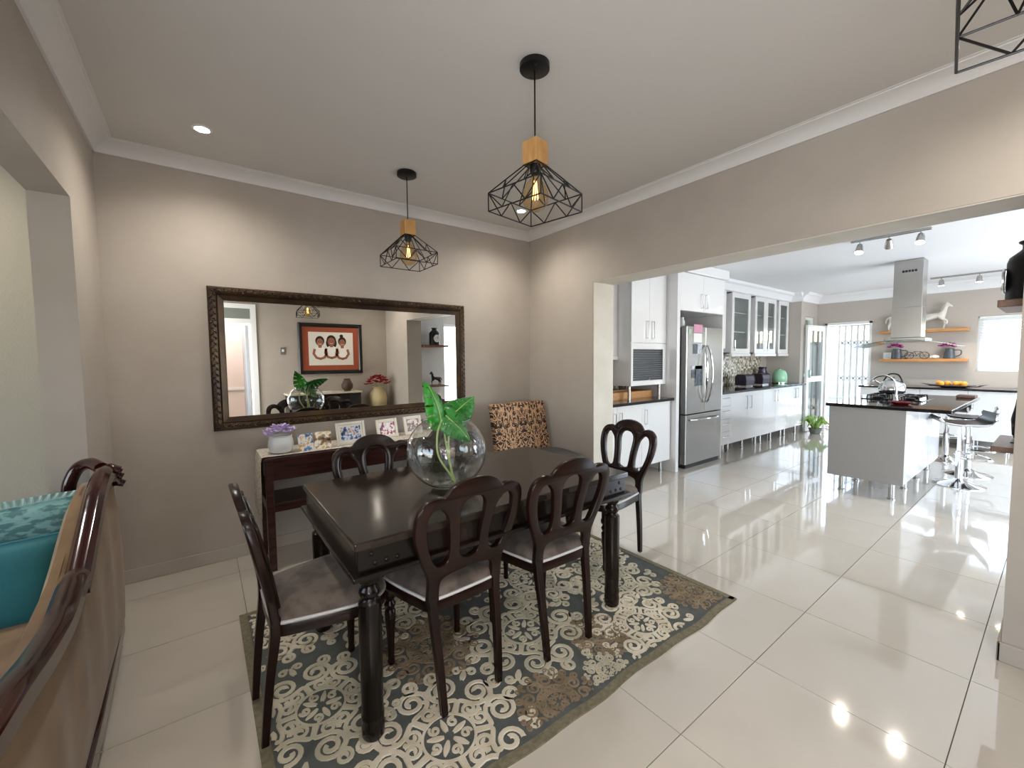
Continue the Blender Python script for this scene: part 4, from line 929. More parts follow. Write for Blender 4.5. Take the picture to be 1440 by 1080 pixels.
# toasters, jug, canister
def toaster(x, y, lb_):
    t = thing('toaster', lb_, 'toaster', (x, y, ZT), group='toasters on the worktop')
    MB().prism([(-.085, .02), (.085, .02), (.09, .1), (.08, .165), (.055, .19), (-.055, .19), (-.08, .165), (-.09, .1)], .27, 0, -.135).xf(Matrix.Translation((x, y, ZT))).build('body', mat('aubergine_enamel', '2a1a2e', .4), t, bevel=.012)
    for sg in (-1, 1):
        MB().prism([(-.088, .018), (.088, .018), (.093, .1), (.083, .168), (.057, .194), (-.057, .194), (-.083, .168), (-.093, .1)], .02, 0, sg*.14-.01).xf(Matrix.Translation((x, y, ZT))).build('end_cap', mat('aubergine_enamel', '2a1a2e'), t, bevel=.006)
        box(x-.11, x+.11, y+sg*.03-.011, y+sg*.03+.011, ZT+.188, ZT+.193).build('slot', M_DARK, t)
    MB().box(x-.12, x+.12, y-.07, y+.07, ZT+.001, ZT+.02).build('base', M_CHROME, t)
    box(x-.165, x-.15, y-.02, y+.02, ZT+.1, ZT+.115).build('lever', M_DARK, t); return t
p = at(1048, 548, 2, ZT); toaster(5.72, 2.34, 'aubergine and chrome toaster on the worktop nearest the fridge')
p = at(1071, 546, 2, ZT); toaster(6.32, 2.34, 'aubergine and chrome toaster on the worktop beside the green canister')
p = at(1095, 543, 2, ZT); kx = 6.98
gk = thing('green_canister', 'mint green domed canister on the worktop', 'canister', (kx, 2.3, ZT))
MB().lathe([(.10, 0), (.115, .02), (.12, .1), (.11, .17), (.085, .22), (.04, .245), (.001, .25)], 24, (kx, 2.3, ZT), True, False).build('body', mat('mint_enamel', '9fd3ae', .2), gk, smooth=50)
MB().lathe([(.016, .245), (.02, .262), (.008, .27)], 12, (kx, 2.3, ZT)).build('knob', M_CHROME, gk, smooth=50)
MB().lathe([(.112, .0), (.122, .006), (.122, .018), (.115, .022)], 24, (kx, 2.3, ZT)).build('base_ring', M_CHROME, gk, smooth=50)
tv = thing('wooden_trivet', 'small wooden board stand beside the canister', 'board', (kx-.12, 2.48, ZT)); box(kx-.33, kx-.04, 2.44, 2.58, ZT+.03, ZT+.05).build('board', M_SHELF, tv)
for x in (kx-.30, kx-.07): box(x-.02, x+.02, 2.45, 2.57, ZT, ZT+.03).build('foot', M_SHELF, tv)
pj_ = thing('purple_kettle', 'dark purple tilted jug with handle behind the canister', 'jug', (kx-.2, 2.51, ZT+.05))
MB().lathe([(.06, 0), (.085, .03), (.08, .12), (.06, .2), (.07, .24)], 18, (kx-.2, 2.51, ZT+.051)).build('body', mat('purple_enamel', '2f2040', .2), pj_, smooth=50)
MB().tube([(kx-.28, 2.51, ZT+.26), (kx-.33, 2.51, ZT+.22), (kx-.32, 2.51, ZT+.13), (kx-.275, 2.51, ZT+.1)], .01, 8).build('handle', M_DARK, pj_, smooth=True)
# plant by the door
pp = at(1146, 610, 2, 0)
fp = thing('floor_plant', 'low leafy green potted plant on the floor by the garden door', 'plant', (pp.x, pp.y, 0))
MB().lathe([(.07, 0), (.1, .09), (.105, .1), (.09, .1), (.085, .085)], 16, (pp.x, pp.y, 0)).build('pot', mat('grey_pot', '6d6f6b', .7), fp, smooth=40)
for k in range(16):
    a = k*2.4; r_ = .14+.08*random.random(); h_ = .1+.12*random.random()
    P = [(pp.x+.03*math.cos(a), pp.y+.03*math.sin(a), .085), (pp.x+r_*.6*math.cos(a), pp.y+r_*.6*math.sin(a), .1+h_), (pp.x+r_*1.1*math.cos(a), pp.y+r_*1.1*math.sin(a), .08+h_*.5)]
    MB().tube(smooth_poly([Vector(q) for q in P], 4, False), [.006, .01, .016, .02, .022, .02, .015, .008, .002], 4, sx=1).build('leaf', mat('plant_green', '8fae5a', .6, col2='6b8f45', scale=20), fp, smooth=True)

# ------------------------------------------------------------------ island, hob, kettle, tap, stools, hood
IX0, IX1, IY0, IY1 = 3.83, 5.62, .083, .655
isl = thing('kitchen_island', 'white gloss kitchen island on steel legs with shade-darkened grey end panel', 'island', (4.7, .37, 0))
box(IX0+.02, IX1, IY0+.018, IY1, .16, .862).build('body', M_CAB, isl, bevel=.002)
box(IX0, IX0+.019, IY0-.004, IY1+.01, .155, .863).build('end_panel', M_CABSHADE, isl, bevel=.002)  # shade on this end is put into the panel colour
for k in range(3):
    a = IX0+.022+k*(IX1-IX0-.022)/3; b = IX0+.022+(k+1)*(IX1-IX0-.022)/3
    door_flat(isl, a, b, .16, .862, IY0, m=M_CAB)
legs(isl, (IX0+.06, 4.4, 5.0, IX1-.07), (IY0+.085, IY1-.1), .157, .024)
it = box(IX0-.03, IX1+.06, -.215, IY1+.035, .864, .897).build('island_worktop', M_GRAN, None, bevel=.005); tag(it, 'black granite worktop overhanging the kitchen island', 'worktop')
hx0 = 4.55
hb = thing('gas_hob', 'black glass gas hob with iron pan supports set on the island', 'hob', (4.85, .3, .897))
box(hx0, hx0+.58, .08, .58, .8975, .905).build('glass_top', mat('black_glass', '08080a', .04), hb, bevel=.003)
for i, (dx, y, r_) in enumerate(((.15, .2, .04), (.15, .46, .05), (.42, .2, .05), (.42, .46, .035))):
    MB().lathe([(r_, .905), (r_*1.1, .915), (r_*.7, .925), (.001, .926)], 16, (hx0+dx, y, 0), True, False).build('burner', M_DARK, hb, smooth=40)
    g = MB()
    for k in range(4):
        a = k*PI/2+PI/4; g.tube([(hx0+dx+.02*math.cos(a), y+.02*math.sin(a), .938), (hx0+dx+.11*math.cos(a), y+.11*math.sin(a), .938), (hx0+dx+.115*math.cos(a), y+.115*math.sin(a), .906)], .007, 6)
    g.build('pan_support', M_BLK, hb)
for k in range(4): MB().lathe([(.018, .905), (.016, .93), (.001, .931)], 12, (hx0+.08+k*.06, .11, 0), True, False).build('knob', M_CHROME, hb, smooth=40)
kt = thing('steel_kettle', 'polished steel domed kettle on the gas hob', 'kettle', (hx0+.42, .34, .9385))
kc = (hx0+.42, .40, .945)
MB().lathe([(.10, 0), (.118, .015), (.122, .05), (.11, .1), (.075, .14), (.03, .158), (.001, .16)], 28, kc, True, False).build('body', M_CHROME, kt, smooth=50)
MB().lathe([(.012, .157), (.02, .17), (.018, .185), (.001, .188)], 12, kc, True, False).build('lid_knob', M_DARK, kt, smooth=40)
MB().tube([(kc[0], kc[1]+.1, kc[2]+.1), (kc[0], kc[1]+.14, kc[2]+.13), (kc[0], kc[1]+.165, kc[2]+.16)], [.018, .014, .01], 10).build('spout', M_CHROME, kt, smooth=True)
MB().tube(smooth_poly([Vector((kc[0], kc[1]-.09, kc[2]+.12)), Vector((kc[0], kc[1]-.05, kc[2]+.21)), Vector((kc[0], kc[1]+.03, kc[2]+.215)), Vector((kc[0], kc[1]+.08, kc[2]+.13))], 5, False), .008, 8).build('handle', M_DARK, kt, smooth=True)
tx, ty = 4.4, .26
tp_ = thing('gooseneck_tap', 'tall chrome gooseneck tap on the island beside the hob', 'tap', (tx, ty, .897))
MB().lathe([(.028, .897), (.028, .905), (.02, .915), (.016, .96)], 16, (tx, ty, 0)).build('base', M_CHROME, tp_, smooth=40)
MB().tube(smooth_poly([Vector((tx, ty, .95)), Vector((tx, ty, 1.05)), Vector((tx, ty+.02, 1.12)), Vector((tx, ty+.08, 1.165)), Vector((tx, ty+.15, 1.155)), Vector((tx, ty+.19, 1.12))], 6, False), .01, 10).build('spout', M_CHROME, tp_, smooth=True)
MB().tube([(tx, ty-.015, .94), (tx-.01, ty-.07, .965)], .006, 8).build('lever', M_CHROME, tp_, smooth=True)
MB().tube([(tx, ty+.19, 1.125), (tx, ty+.196, 1.1)], .013, 10).build('nozzle', M_CHROME, tp_, smooth=True)
rd = thing('red_dish', 'shallow red glass dish near the edge of the island worktop', 'dish', (4.12, .17, .8975))
MB().lathe([(.05, 0), (.06, .004), (.09, .02), (.095, .026), (.088, .024), (.055, .009), (.001, .008)], 28, (4.12, .17, .8976), True, False).build('dish', mat('red_glass', '7a1f22', .1), rd, smooth=50)
MB().tube([(4.12+.092*math.cos(2*PI*k/28), .17+.092*math.sin(2*PI*k/28), .923) for k in range(28)], .003, 6, True).build('rim', mat('red_rim', '4a1013', .15), rd, smooth=True)
ub = thing('cutting_board', 'thick wooden board at the far corner of the island worktop', 'board', (5.5, -.15, .897))
MB().box(5.38, 5.6, -.205, -.06, .8985, .925).build('board', M_RWOOD, ub, bevel=.004); MB().tube([(5.60, -.13, .912), (5.655, -.13, .912)], .009, 8).build('grip', M_RWOOD, ub)

def stool(x, y, rz, lb_):
    t = thing('bar_stool', lb_, 'stool', (x, y, 0), rz, 'chrome bar stools along the island', local=True)
    MB().lathe([(.205, 0), (.205, .006), (.17, .018), (.09, .035), (.045, .06), (.032, .075)], 36, (0, 0, 0)).build('base', M_CHROME, t, smooth=35)
    MB().lathe([(.032, .07), (.032, .36), (.024, .365), (.024, .66)], 18, (0, 0, 0)).build('column', M_CHROME, t, smooth=35)
    P = [(.03, .0, .3), (.15, 0, .31), (.17, -.05, .31), (.17, -.17, .31), (.1, -.2, .31), (-.1, -.2, .31), (-.17, -.17, .31), (-.17, -.05, .31), (-.15, 0, .31), (-.03, 0, .3)]
    MB().tube(smooth_poly([Vector(q) for q in P], 4, False), .011, 8).build('footrest', M_CHROME, t, smooth=True)
    path = [(-.20, .78), (-.19, .72), (-.15, .672), (-.05, .66), (.08, .662), (.17, .68), (.205, .72)]
    Q = smooth_poly([Vector((a, b, 0)) for a, b in path], 4, False); rings = []
    mb = MB(); vv = []; ff = []
    for q in Q:
        for wx in (-.19, .19): vv += [(wx, q.x, q.y-.014), (wx, q.x, q.y+.014)]
    for i in range(len(Q)-1):
        a = i*4; b = a+4
        for k1, k2 in ((0, 1), (1, 3), (3, 2), (2, 0)): ff.append((a+k1, a+k2, b+k2, b+k1))
    e = (len(Q)-1)*4; ff += [(0, 2, 3, 1), (e, e+1, e+3, e+2)]
    mb.add(vv, ff).build('seat', mat('black_leather', '1a1719', .3), t, smooth=50, bevel=.006)
    for wx in (-.195, .195): MB().tube([(wx, q.x, q.y) for q in Q], .012, 8).build('seat_trim', M_CHROME, t, smooth=True)
    return t
stool(5.02, -.15, .35, 'chrome bar stool with black seat at the open corner of the island')
stool(5.66, -.15, .1, 'chrome bar stool with black seat at the hob end of the island overhang')
stool(6.42, .12, PI/2, 'chrome bar stool with black seat at the short end of the island')
# hood
HX = 5.42
hd = thing('island_hood', 'stainless chimney hood with curved glass canopy above the island', 'cooker hood', (5.52, .385, 1.55))
box(HX, HX+.24, .255, .515, 1.585, HK-.001).build('chimney', M_STEEL, hd, bevel=.006)
box(HX-.004, HX+.244, .251, .519, 1.585, 1.95).build('chimney_sleeve', M_STEEL, hd, bevel=.006)
for k in range(5): box(HX-.0045, HX+.002, .31+.027*k, .331+.027*k, 2.36, 2.385).build('vent_slot', M_DARK, hd)
box(HX-.07, HX+.31, .2, .57, 1.535, 1.585).build('motor_box', M_STEEL, hd, bevel=.008)
gv = []; 
for i in range(21):
    u = -1+2*i/20; y = .385+.45*u; z = 1.60-.075*u*u
    for x in (HX-.2, HX+.44): gv += [(x, y, z-.05), (x, y, z-.042)]
gf = []
for i in range(20):
    a = i*4; b = a+4
    for k1, k2 in ((0, 1), (1, 3), (3, 2), (2, 0)): gf.append((a+k1, a+k2, b+k2, b+k1))
gf += [(0, 2, 3, 1), (80, 81, 83, 82)]
MB().add(gv, gf).build('glass_canopy', thin_glass('hood_glass', 'dfeeea', 1.2, .02, 1.7), hd, smooth=50)

# ------------------------------------------------------------------ wall D: counter, shelves, window blind, gate
YD0, YD1 = -2.0, 1.27
for k, (a, b, lb_) in enumerate(((.55, 1.27, 'white base cabinet under the garden-wall worktop next to the door'), (.05, .55, 'white base cabinet under the fruit platter'), (-.4, .05, 'white base cabinet under the blind window'))):
    t = thing('base_cabinet', lb_, 'cabinet', (7.75, (a+b)/2, 0), group='white gloss kitchen cabinets')
    box(7.499, XD-.005, a+.001, b-.001, ZB0, ZB1-.01).build('body', M_CAB, t)
    d = box(7.48, 7.498, a+.002, b-.002, ZB0, ZB1-.01).build('door', M_CAB, t, bevel=.002)
    legs(t, (7.56, XD-.1), (a+.07, b-.07), ZB0)
t = box(7.44, XD-.001, -.45, 1.29, .857, .888).build('countertop', M_GRAN, None, bevel=.004); tag(t, 'black granite worktop along the shelf wall carrying the fruit platter', 'worktop')
def wshelf(y0, y1, z, lb_): tag(box(XD-.17, XD-.001, y0, y1, z-.045, z).build('wall_shelf', M_SHELF, None, bevel=.003), lb_, 'shelf', 'honey oak floating shelves')
ZS1, ZS2 = 1.787, 1.318
wshelf(.125, 1.145, ZS1, 'honey oak floating shelf carrying the white horse figurines')
wshelf(.12, 1.14, ZS2, 'honey oak floating shelf carrying the flower jugs and bicycle ornament')
def horse(name, lb_, x, y, z, s, heading, m):
    "prancing horse figurine: one continuous skin mesh on a plinth"
    t = thing(name, lb_, 'figurine', (x, y, z), heading, local=True)
    me = bpy.data.meshes.new('body'); V = [(0, 0, .5), (.22, 0, .52), (-.22, 0, .5), (.29, 0, .66), (.32, 0, .82), (.36, 0, .91), (.46, 0, .83), (.50, 0, .79),
        (.26, .07, .36), (.30, .07, .2), (.27, .07, .02), (.24, -.07, .38), (.38, -.07, .30), (.36, -.07, .16), (-.24, .08, .36), (-.30, .08, .2), (-.26, .08, .02), (-.26, -.08, .36), (-.34, -.08, .2), (-.32, -.08, .02),
        (-.33, 0, .54), (-.42, 0, .46), (-.44, 0, .3), (.35, .03, .99), (.35, -.03, .99), (.33, 0, .84), (.24, 0, .72)]
    E_ = [(0, 1), (0, 2), (1, 3), (3, 4), (4, 5), (5, 6), (6, 7), (1, 8), (8, 9), (9, 10), (1, 11), (11, 12), (12, 13), (2, 14), (14, 15), (15, 16), (2, 17), (17, 18), (18, 19), (2, 20), (20, 21), (21, 22), (5, 23), (5, 24)]
    Rr = [.13, .13, .13, .1, .075, .075, .05, .04, .06, .035, .03, .06, .04, .03, .07, .04, .03, .07, .04, .03, .05, .05, .03, .015, .015, .04, .04]
    me.from_pydata([tuple(c*s for c in v) for v in V[:25]], E_, []); o = obj('body', me, t); me.materials.append(m)
    sk = o.modifiers.new('skin', 'SKIN'); me.skin_vertices[0].data[0].use_root = True
    for i, sv in enumerate(me.skin_vertices[0].data): sv.radius = (Rr[i]*s, Rr[i]*s*.8)
    sd = o.modifiers.new('sub', 'SUBSURF'); sd.levels = 1; sd.render_levels = 2; sk.use_smooth_shade = True
    MB().loft([[(x_*s, 0+w_*s, z_*s) for x_, z_, w_ in ((.36, .98, .012), (.25, .88, .012), (.18, .7, .012), (.24, .66, .0), (.30, .82, 0), (.36, .92, 0))], [(x_*s, -w_*s, z_*s) for x_, z_, w_ in ((.36, .98, .012), (.25, .88, .012), (.18, .7, .012), (.24, .66, .0), (.30, .82, 0), (.36, .92, 0))]]).build('mane', m, t)
    MB().box(-.34*s, .32*s, -.11*s, .11*s, 0, .02*s).build('plinth', m, t)
    return t
M_HW = mat('white_resin', 'd8d4cc', .35)
horse('horse_figurine', 'white prancing horse figurine at the open end of the upper shelf', XD-.085, .52, ZS1, .42, -PI/2, M_HW)
horse('horse_figurine', 'white horse figurine half hidden behind the hood chimney on the upper shelf', XD-.085, .905, ZS1, .42, -PI/2, M_HW)
M_JUG = mat('pewter_glaze', '4f5358', .3, .3)
def jug(y, h, lb_, handle):
    t = thing('flower_jug', lb_, 'jug', (XD-.085, y, ZS2)); c = (XD-.085, y, ZS2)
    MB().lathe([(.06, 0), (.068, .01), (.06, h*.6), (.05, h*.9), (.056, h), (.05, h*.98)], 20, c).build('body', M_JUG, t, smooth=40)
    MB().tube(smooth_poly([Vector((c[0], y+handle*.05, c[2]+h*.85)), Vector((c[0], y+handle*.12, c[2]+h*.8)), Vector((c[0], y+handle*.12, c[2]+h*.4)), Vector((c[0], y+handle*.062, c[2]+h*.2))], 5, False), .008, 8).build('handle', M_JUG, t, smooth=True)
    blooms(t, (c[0], y+.02, c[2]+h+.02), 8, .06, .085, .05, .04, M_PINK, petals=5)
jug(.32, .16, 'pewter jug of magenta flowers at the window end of the lower shelf', -1)
jug(.93, .165, 'pewter jug of magenta flowers beside the small grey frame on the lower shelf', -1)
pf = thing('small_frame', 'small grey square frame on the lower shelf', 'picture frame', (XD-.1, 1.05, ZS2)); frame_rect(MB(), 'y', XD-.11, XD-.095, 1.0, 1.1, ZS2+.001, ZS2+.11, .015).build('frame', M_SILVER, pf); box(XD-.106, XD-.1, 1.012, 1.088, ZS2+.013, ZS2+.098).build('print', NC['g'], pf)
bc = thing('bicycle_ornament', 'black wire bicycle ornament on the lower shelf', 'ornament', (XD-.085, .68, ZS2))
for y in (.60, .78):
    MB().tube([(XD-.085, y+.055*math.cos(2*PI*k/24), ZS2+.056+.055*math.sin(2*PI*k/24)) for k in range(24)], .004, 6, True).build('wheel', M_BLK, bc)
    for k in range(3): a = k*PI/3; MB().tube([(XD-.085, y+.05*math.cos(a), ZS2+.056+.05*math.sin(a)), (XD-.085, y-.05*math.cos(a), ZS2+.056-.05*math.sin(a))], .0018, 4).build('spoke', M_BLK, bc)
fb = MB()
for a, b in (((.78, .056), (.72, .12)), ((.72, .12), (.64, .12)), ((.64, .12), (.60, .056)), ((.72, .12), (.69, .05)), ((.69, .05), (.64, .12)), ((.69, .05), (.78, .056))): fb.tube([(XD-.085, a[0], ZS2+a[1]), (XD-.085, b[0], ZS2+b[1])], .0035, 6)
fb.build('frame', M_BLK, bc)
sh_ = thing('white_shell', 'small white shell ornament on the lower shelf', 'ornament', (XD-.085, .48, ZS2)); MB().ball((XD-.085, .48, ZS2+.03), .045, .055, .03, 14, 8).build('shell', M_CERAM, sh_, smooth=True)
for k in range(4): MB().tube([(XD-.085, .44+.027*k, ZS2+.05), (XD-.12, .44+.027*k, ZS2+.03), (XD-.13, .445+.025*k, ZS2+.012)], .006, 6).build('rib', M_CERAM, sh_, smooth=True)
bd_ = thing('black_lily_dish', 'flat black dish on the lower shelf next to the bicycle', 'dish', (XD-.085, .83, ZS2)); MB().lathe([(.022, 0), (.034, .012), (.031, .011), (.001, .005)], 18, (XD-.132, .812, ZS2+.001), True, False).build('dish', M_BLK, bd_, smooth=40)
# fruit platter
fpz = .8885
pt = thing('fruit_platter', 'wide flat grey platter with pointed ends on the worktop', 'platter', (7.7, .3, fpz))
mb = MB(); rings = []
for s_, z in ((.35, .0), (.75, .008), (1.0, .03), (.98, .034), (.7, .014), (.1, .01)): rings.append([(7.7+.14*s_*math.sin(a), .22+.36*s_*(abs(math.cos(a))**.8)*(1 if math.cos(a) > 0 else -1), fpz+z+.02*abs(math.cos(a))**3*(s_ > .7)) for a in [2*PI*k/32 for k in range(32)]])
mb.loft(rings).build('platter', mat('slate_ceramic', '4a4b52', .25), pt, smooth=50)
for k, (dx, dy, lb_) in enumerate(((0, .0, 'a'), (.05, .09, 'b'), (-.04, -.09, 'c'), (.03, .18, 'd'), (-.05, .15, 'e'), (.04, -.04, 'f'))):
    t = thing('orange', 'orange lying on the grey fruit platter', 'fruit', (7.7+dx, .2+dy, fpz+.02), group='oranges on the fruit platter')
    MB().ball((7.7+dx, .2+dy, fpz+.02+.036), .038, n=14, m=10).build('peel', mat('orange_peel', 'f0a030', .5, bump=.2, bscale=90), t, smooth=True)
    MB().lathe([(.006, .083), (.001, .088)], 8, (7.7+dx, .2+dy, fpz), True, False).build('stalk', M_STEM, t)
# window blind
bn = thing('venetian_blind', 'white venetian blind lowered over the bright kitchen window', 'blind', (XD+.02, -.48, 1.95))
M_SLAT = mat('translucent_white_slat', 'f2f4f6', .5); _b = M_SLAT.node_tree.nodes['Principled BSDF']; _b.inputs['Transmission Weight'].default_value = 0
_n = M_SLAT.node_tree; _tl = _n.nodes.new('ShaderNodeBsdfTranslucent'); _tl.inputs[0].default_value = (.9, .93, .97, 1); _mx = _n.nodes.new('ShaderNodeMixShader'); _mx.inputs[0].default_value = .35
_n.links.new(_b.outputs[0], _mx.inputs[1]); _n.links.new(_tl.outputs[0], _mx.inputs[2]); _n.links.new(_mx.outputs[0], _n.nodes['Material Output'].inputs[0])
box(XD+.0, XD+.04, -.985, .03, 1.915, 1.95).build('head_rail', M_WHITE, bn)
slm = MB().obox((-.012, 0, -.016), (.03, 0, .030), (0, 1.0, 0), (.0015, 0, -.0015)).mesh('slat', M_SLAT)
for k in range(19):
    o = obj('slat', slm, bn); o.location = Vector((XD+.012, -.978, 1.895-k*.0405))-bn.location
box(XD+.005, XD+.03, -.98, .025, 1.125, 1.145).build('bottom_rail', M_WHITE, bn)
# sliding trellis gate in the garden doorway
sg_ = thing('security_gate', 'white sliding trellis security gate behind the kitchen doorway', 'gate', (XD+.12, 1.5, 0))
for k in range(6):
    y = 1.33+.09*k; box(XD+.115, XD+.128, y-.016, y+.016, .03, 1.94).build('bar', M_WHITE, sg_, bevel=.002)
for zc in (.35, .95, 1.6):
    for k in range(5):
        y = 1.33+.09*k
        for sg in (-1, 1):
            MB().obox((XD+.126, y, zc-sg*.06), (0, .09, sg*.12), (.004, 0, 0), (0, -.012*sg*.8, .022)).build('lattice_strip', M_WHITE, sg_)
for z in (.03, 1.93): box(XD+.108, XD+.135, 1.3, 1.95, z-.015, z+.015).build('track', M_WHITE, sg_)

# ------------------------------------------------------------------ track lights
def track(x, y0, y1, lb_, lit, drop=.0, aim=(-.35, 0, -.9)):
    t = thing('track_light', lb_, 'track light', (x, (y0+y1)/2, HK), group='ceiling track lights')
    box(x-.016, x+.016, y0, y1, HK-.022, HK-.0005).build('track', M_STEEL, t, bevel=.003)
    for i, on in enumerate(lit):
        y = y0+(y1-y0)*(.12+.38*i); A = Vector(aim).normalized()
        if not on: A = Vector((.6, .1, -.6)).normalized()
        MB().tube([(x, y, HK-.022), (x, y, HK-.06)], .006, 8).build('stem', M_STEEL, t)
        p0 = Vector((x, y, HK-.065))-A*.02; p1 = p0+A*.085
        h_ = MB().tube([p0, p0+A*.03, p1], [.02, .028, .034], 16).build('spot_head', M_STEEL, t, smooth=40)
        MB().tube([p1-A*.001, p1+A*.002], .031, 16).build('lamp_face', M_LAMPK if on else M_CERAM, h_)
        if on: light('spot_beam', 'SPOT', p1+A*.01, 18, (1, .92, .8), A, spot_size=math.radians(95), spot_blend=.8, shadow_soft_size=.03)
track(3.89, -.02, .55, 'satin track light with three spot heads on the ceiling near the opening', (1, 0, 1))
track(7.3, -.5, .47, 'satin track light with spot heads on the ceiling near the shelf wall', (1, 1, 1), aim=(.1, 0, -1))

# ------------------------------------------------------------------ shelves on the kitchen pier, urn clock, black horse
ZR1, ZR2 = 1.635, .925
M_PSH = mat('walnut_shelf', '7a4a2c', .4, col2='5f3820', scale=5, stretch=(2, 12, 12))
tag(box(1.745, 2.22, -.8995, -.575, ZR1-.035, ZR1).build('pier_shelf', M_PSH, None, bevel=.003), 'walnut shelf on the white pier carrying the black urn clock', 'shelf', 'walnut shelves on the pier')
tag(box(1.745, 2.22, -.8995, -.58, ZR2-.026, ZR2).build('pier_shelf', M_PSH, None, bevel=.003), 'walnut shelf on the white pier carrying the black horse', 'shelf', 'walnut shelves on the pier')
uc = thing('urn_clock', 'black metal milk-churn clock with a pale dial on the pier shelf', 'clock', (2.0, -.67, ZR1))
MB().lathe([(.085, 0), (.09, .005), (.09, .2), (.083, .225), (.05, .255), (.042, .265), (.042, .285), (.055, .295), (.055, .302), (.04, .302)], 28, (1.99, -.672, ZR1+.001)).build('body', M_BLK, uc, smooth=35)
MB().tube([(1.99, -.578, ZR1+.115), (1.99, -.573, ZR1+.115)], .058, 28).build('dial', M_CERAM, uc)
MB().tube([(1.99+.06*math.cos(2*PI*k/28), -.576, ZR1+.115+.06*math.sin(2*PI*k/28)) for k in range(28)], .006, 6, True).build('bezel', M_CHROME, uc)
hh = MB().obox((1.987, -.572, ZR1+.113), (.006, 0, 0), (0, .001, 0), (.012, 0, .04)).obox((1.988, -.572, ZR1+.113), (.035, 0, .012), (0, .001, 0), (0, 0, .005)); hh.build('hands', M_BLK, uc)
horse('horse_figurine', 'black horse figurine standing on the lower pier shelf', 2.0, -.66, ZR2, .25, PI, M_BLK)

# ------------------------------------------------------------------ south side of the dining room (seen in the mirror)
pic = thing('family_portrait', 'large framed portrait of three people in white with a rust mount and black frame', 'picture', (.49, YS, 1.13))
PX0, PX1, PZ0, PZ1 = -.03, 1.02, 1.15, 2.02
mp_ = [(0, 0), (0, .02), (.02, .035), (.05, .03), (.065, .015), (.065, 0)]
rings = []
for d, h_ in mp_: rings.append([(PX0+d, YS+h_, PZ0+d), (PX1-d, YS+h_, PZ0+d), (PX1-d, YS+h_, PZ1-d), (PX0+d, YS+h_, PZ1-d)])
MB().add([q for r in rings for q in r], [(i*4+k, i*4+(k+1) % 4, (i+1)*4+(k+1) % 4, (i+1)*4+k) for i in range(5) for k in range(4)]).build('frame', mat('black_gilt_frame', '14120f', .3), pic)
box(PX0+.06, PX1-.06, YS+.003, YS+.012, PZ0+.06, PZ1-.06).build('mount', mat('rust_mount', '9a4a2c', .7), pic)
box(PX0+.16, PX1-.16, YS+.005, YS+.0135, PZ0+.15, PZ1-.15).build('print', mat('portrait_paper', 'e4ded2', .6), pic)
M_SKIN = mat('print_skin', '9a6247', .6); M_HAIR = mat('print_hair', '1e1512', .6); M_CLOTH = mat('print_white_cloth', 'f2eee6', .6)
def disc(cx, cz, rx, rz, y, m, nm): MB().prism([(cx+rx*math.cos(2*PI*k/24), cz+rz*math.sin(2*PI*k/24)) for k in range(24)], .0006, 1, y).build(nm, m, pic)
PY = YS+.0136; pcx = (PX0+PX1)/2
def limb(pts, r, y, m, nm):
    n = len(pts); L_ = []; R_ = []
    for i, (x, z) in enumerate(pts):
        a = pts[max(i-1, 0)]; b = pts[min(i+1, n-1)]; d = Vector((b[0]-a[0], b[1]-a[1])).normalized()
        L_.append((x-d.y*r, z+d.x*r)); R_.append((x+d.y*r, z-d.x*r))
    MB().prism(R_+L_[::-1], .0006, 1, y).build(nm, m, pic)
for dx, dz, sc_, bun in ((-.185, .0, 1.0, 0), (0, .012, 1.08, 0), (.18, -.005, .95, 1)):
    x = pcx+dx; z = PZ0+.55+dz
    if dx == 0: disc(x, z-.03, .088, .105, PY, M_HAIR, 'hair_print')
    disc(x, z+.018, .072*sc_, .084*sc_, PY+.0002, M_HAIR, 'hair_print')
    if bun: disc(x-.01, z+.112, .03, .03, PY+.0002, M_HAIR, 'hair_print')
    disc(x, z-.195, .105, .12, PY+.0006, M_CLOTH, 'dress_print')
    limb([(x, z-.04), (x, z-.1)], .026, PY+.0010, M_SKIN, 'neck_print')
    disc(x, z-.006, .054*sc_, .067*sc_, PY+.0014, M_SKIN, 'face_print')
    limb([(x-.025, z-.034), (x, z-.041), (x+.025, z-.034)], .003, PY+.0021, M_CLOTH, 'smile_print')
    for sg in (-1, 1):
        disc(x+sg*.022, z+.006, .007, .005, PY+.0021, M_HAIR, 'eye_print')
        limb([(x+sg*.085, z-.12), (x+sg*.105, z-.2), (x+sg*.06, z-.27), (x-sg*.005, z-.29)], .021, PY+.0017, M_SKIN, 'arm_print')
ls = thing('light_switch', 'small grey light switch plate beside the hall door', 'light switch', (-.255, YS, 1.54)); box(-.29, -.22, YS, YS+.009, 1.485, 1.6).build('plate', mat('grey_switch_plate', '6e6a66', .4), ls, bevel=.003); box(-.272, -.238, YS+.009, YS+.013, 1.53, 1.57).build('rocker', M_WHITE, ls, bevel=.002)
sd_ = thing('sideboard', 'black sideboard with pale top below the family portrait', 'sideboard', (.35, -1.42, 0))
box(-.25, .86, YS+.01, -1.25, .1, .825).build('body', M_TABL, sd_, bevel=.004); box(-.27, .88, YS+.005, -1.23, .826, .85).build('top', mat('cream_stone_top', 'd6cbb4', .3), sd_, bevel=.004)
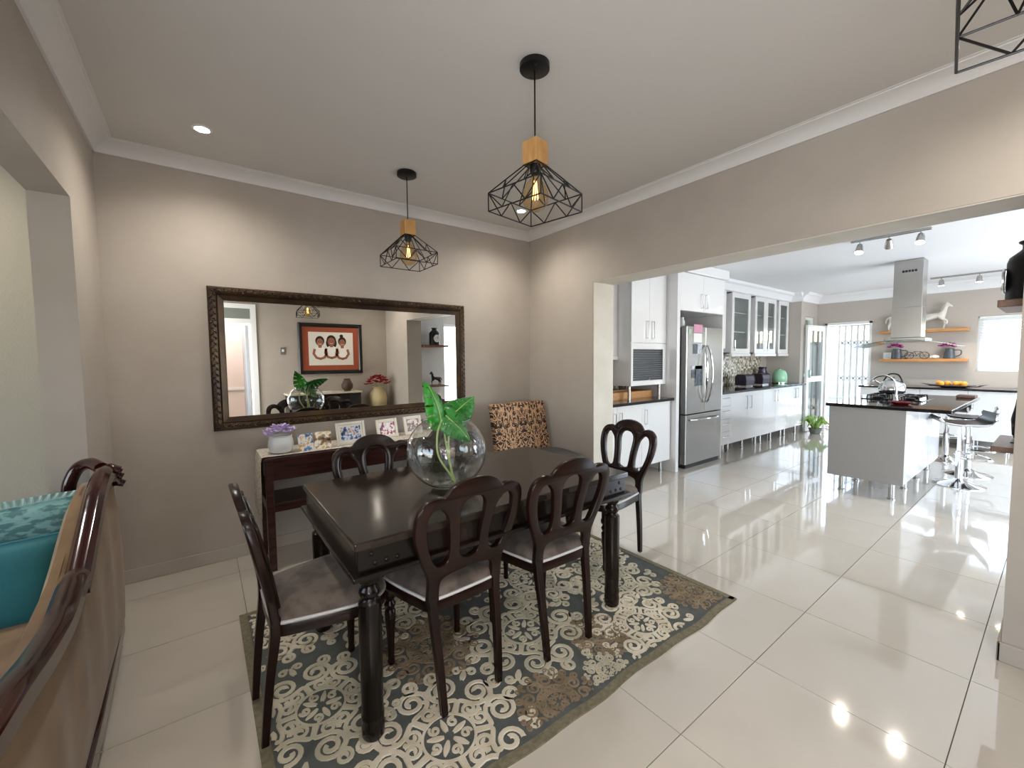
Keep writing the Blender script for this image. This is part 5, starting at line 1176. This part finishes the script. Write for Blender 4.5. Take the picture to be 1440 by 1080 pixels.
for k in range(3):
    x0 = -.24+k*.367; d = box(x0, x0+.355, -1.249, -1.235, .13, .81).build('door', M_TABL, sd_, bevel=.004); MB().ball((x0+.3, -1.225, .5), .014, n=10, m=6).build('knob', M_GOLD2, d)
for x in (-.22, .83):
    for y in (YS+.05, -1.3): box(x-.025, x+.025, y-.025, y+.025, 0, .1).build('foot', M_TABL, sd_)
wv = thing('carved_vase', 'brown carved wooden vase on the sideboard', 'vase', (.68, -1.42, .85)); MB().lathe([(.05, 0), (.09, .05), (.095, .11), (.06, .18), (.04, .2), (.05, .215), (.04, .21)], 20, (.68, -1.42, .851)).build('body', mat('carved_brown', '4b3526', .6, bump=.8, bscale=40), wv, smooth=40)
MB().lathe([(.052, .198), (.056, .206), (.052, .214)], 20, (.68, -1.42, .851), False, False).build('lip', M_RWOOD, wv, smooth=40)
bk_ = thing('white_booklet', 'white booklet lying on the sideboard', 'booklet', (.3, -1.4, .85)); MB().box(.2, .42, -1.5, -1.34, .8505, .862).build('pages', M_CERAM, bk_); MB().box(.198, .422, -1.502, -1.338, .862, .864).build('cover', NC['w'], bk_)
sv = thing('stone_pedestal', 'dark round pedestal stand under the cream floor vase', 'pedestal', (1.2, -1.38, 0)); MB().lathe([(.16, 0), (.16, .03), (.07, .06), (.06, .4), (.13, .46), (.14, .49)], 24, (1.2, -1.38, 0)).build('column', M_TABL, sv, smooth=40); MB().lathe([(.16, .491), (.165, .5), (.165, .515), (.16, .52)], 24, (1.2, -1.38, 0)).build('top', M_TABL, sv, smooth=40)
fv = thing('cream_floor_vase', 'cream glazed vase of red flowers in the corner by the sideboard', 'vase', (1.2, -1.38, .52)); MB().lathe([(.09, 0), (.14, .06), (.155, .18), (.14, .28), (.09, .34), (.08, .36), (.1, .385), (.085, .38)], 28, (1.2, -1.38, .521)).build('body', M_CREAM, fv, smooth=40)
blooms(fv, (1.2, -1.38, .95), 26, .2, .18, .14, .05, M_RED, petals=5)
for k in range(7): a = k*.9; MB().tube([(1.2, -1.38, .8), (1.2+.12*math.cos(a), -1.38+.1*math.sin(a), .99)], .005, 6).build('stem', M_STEM, fv)
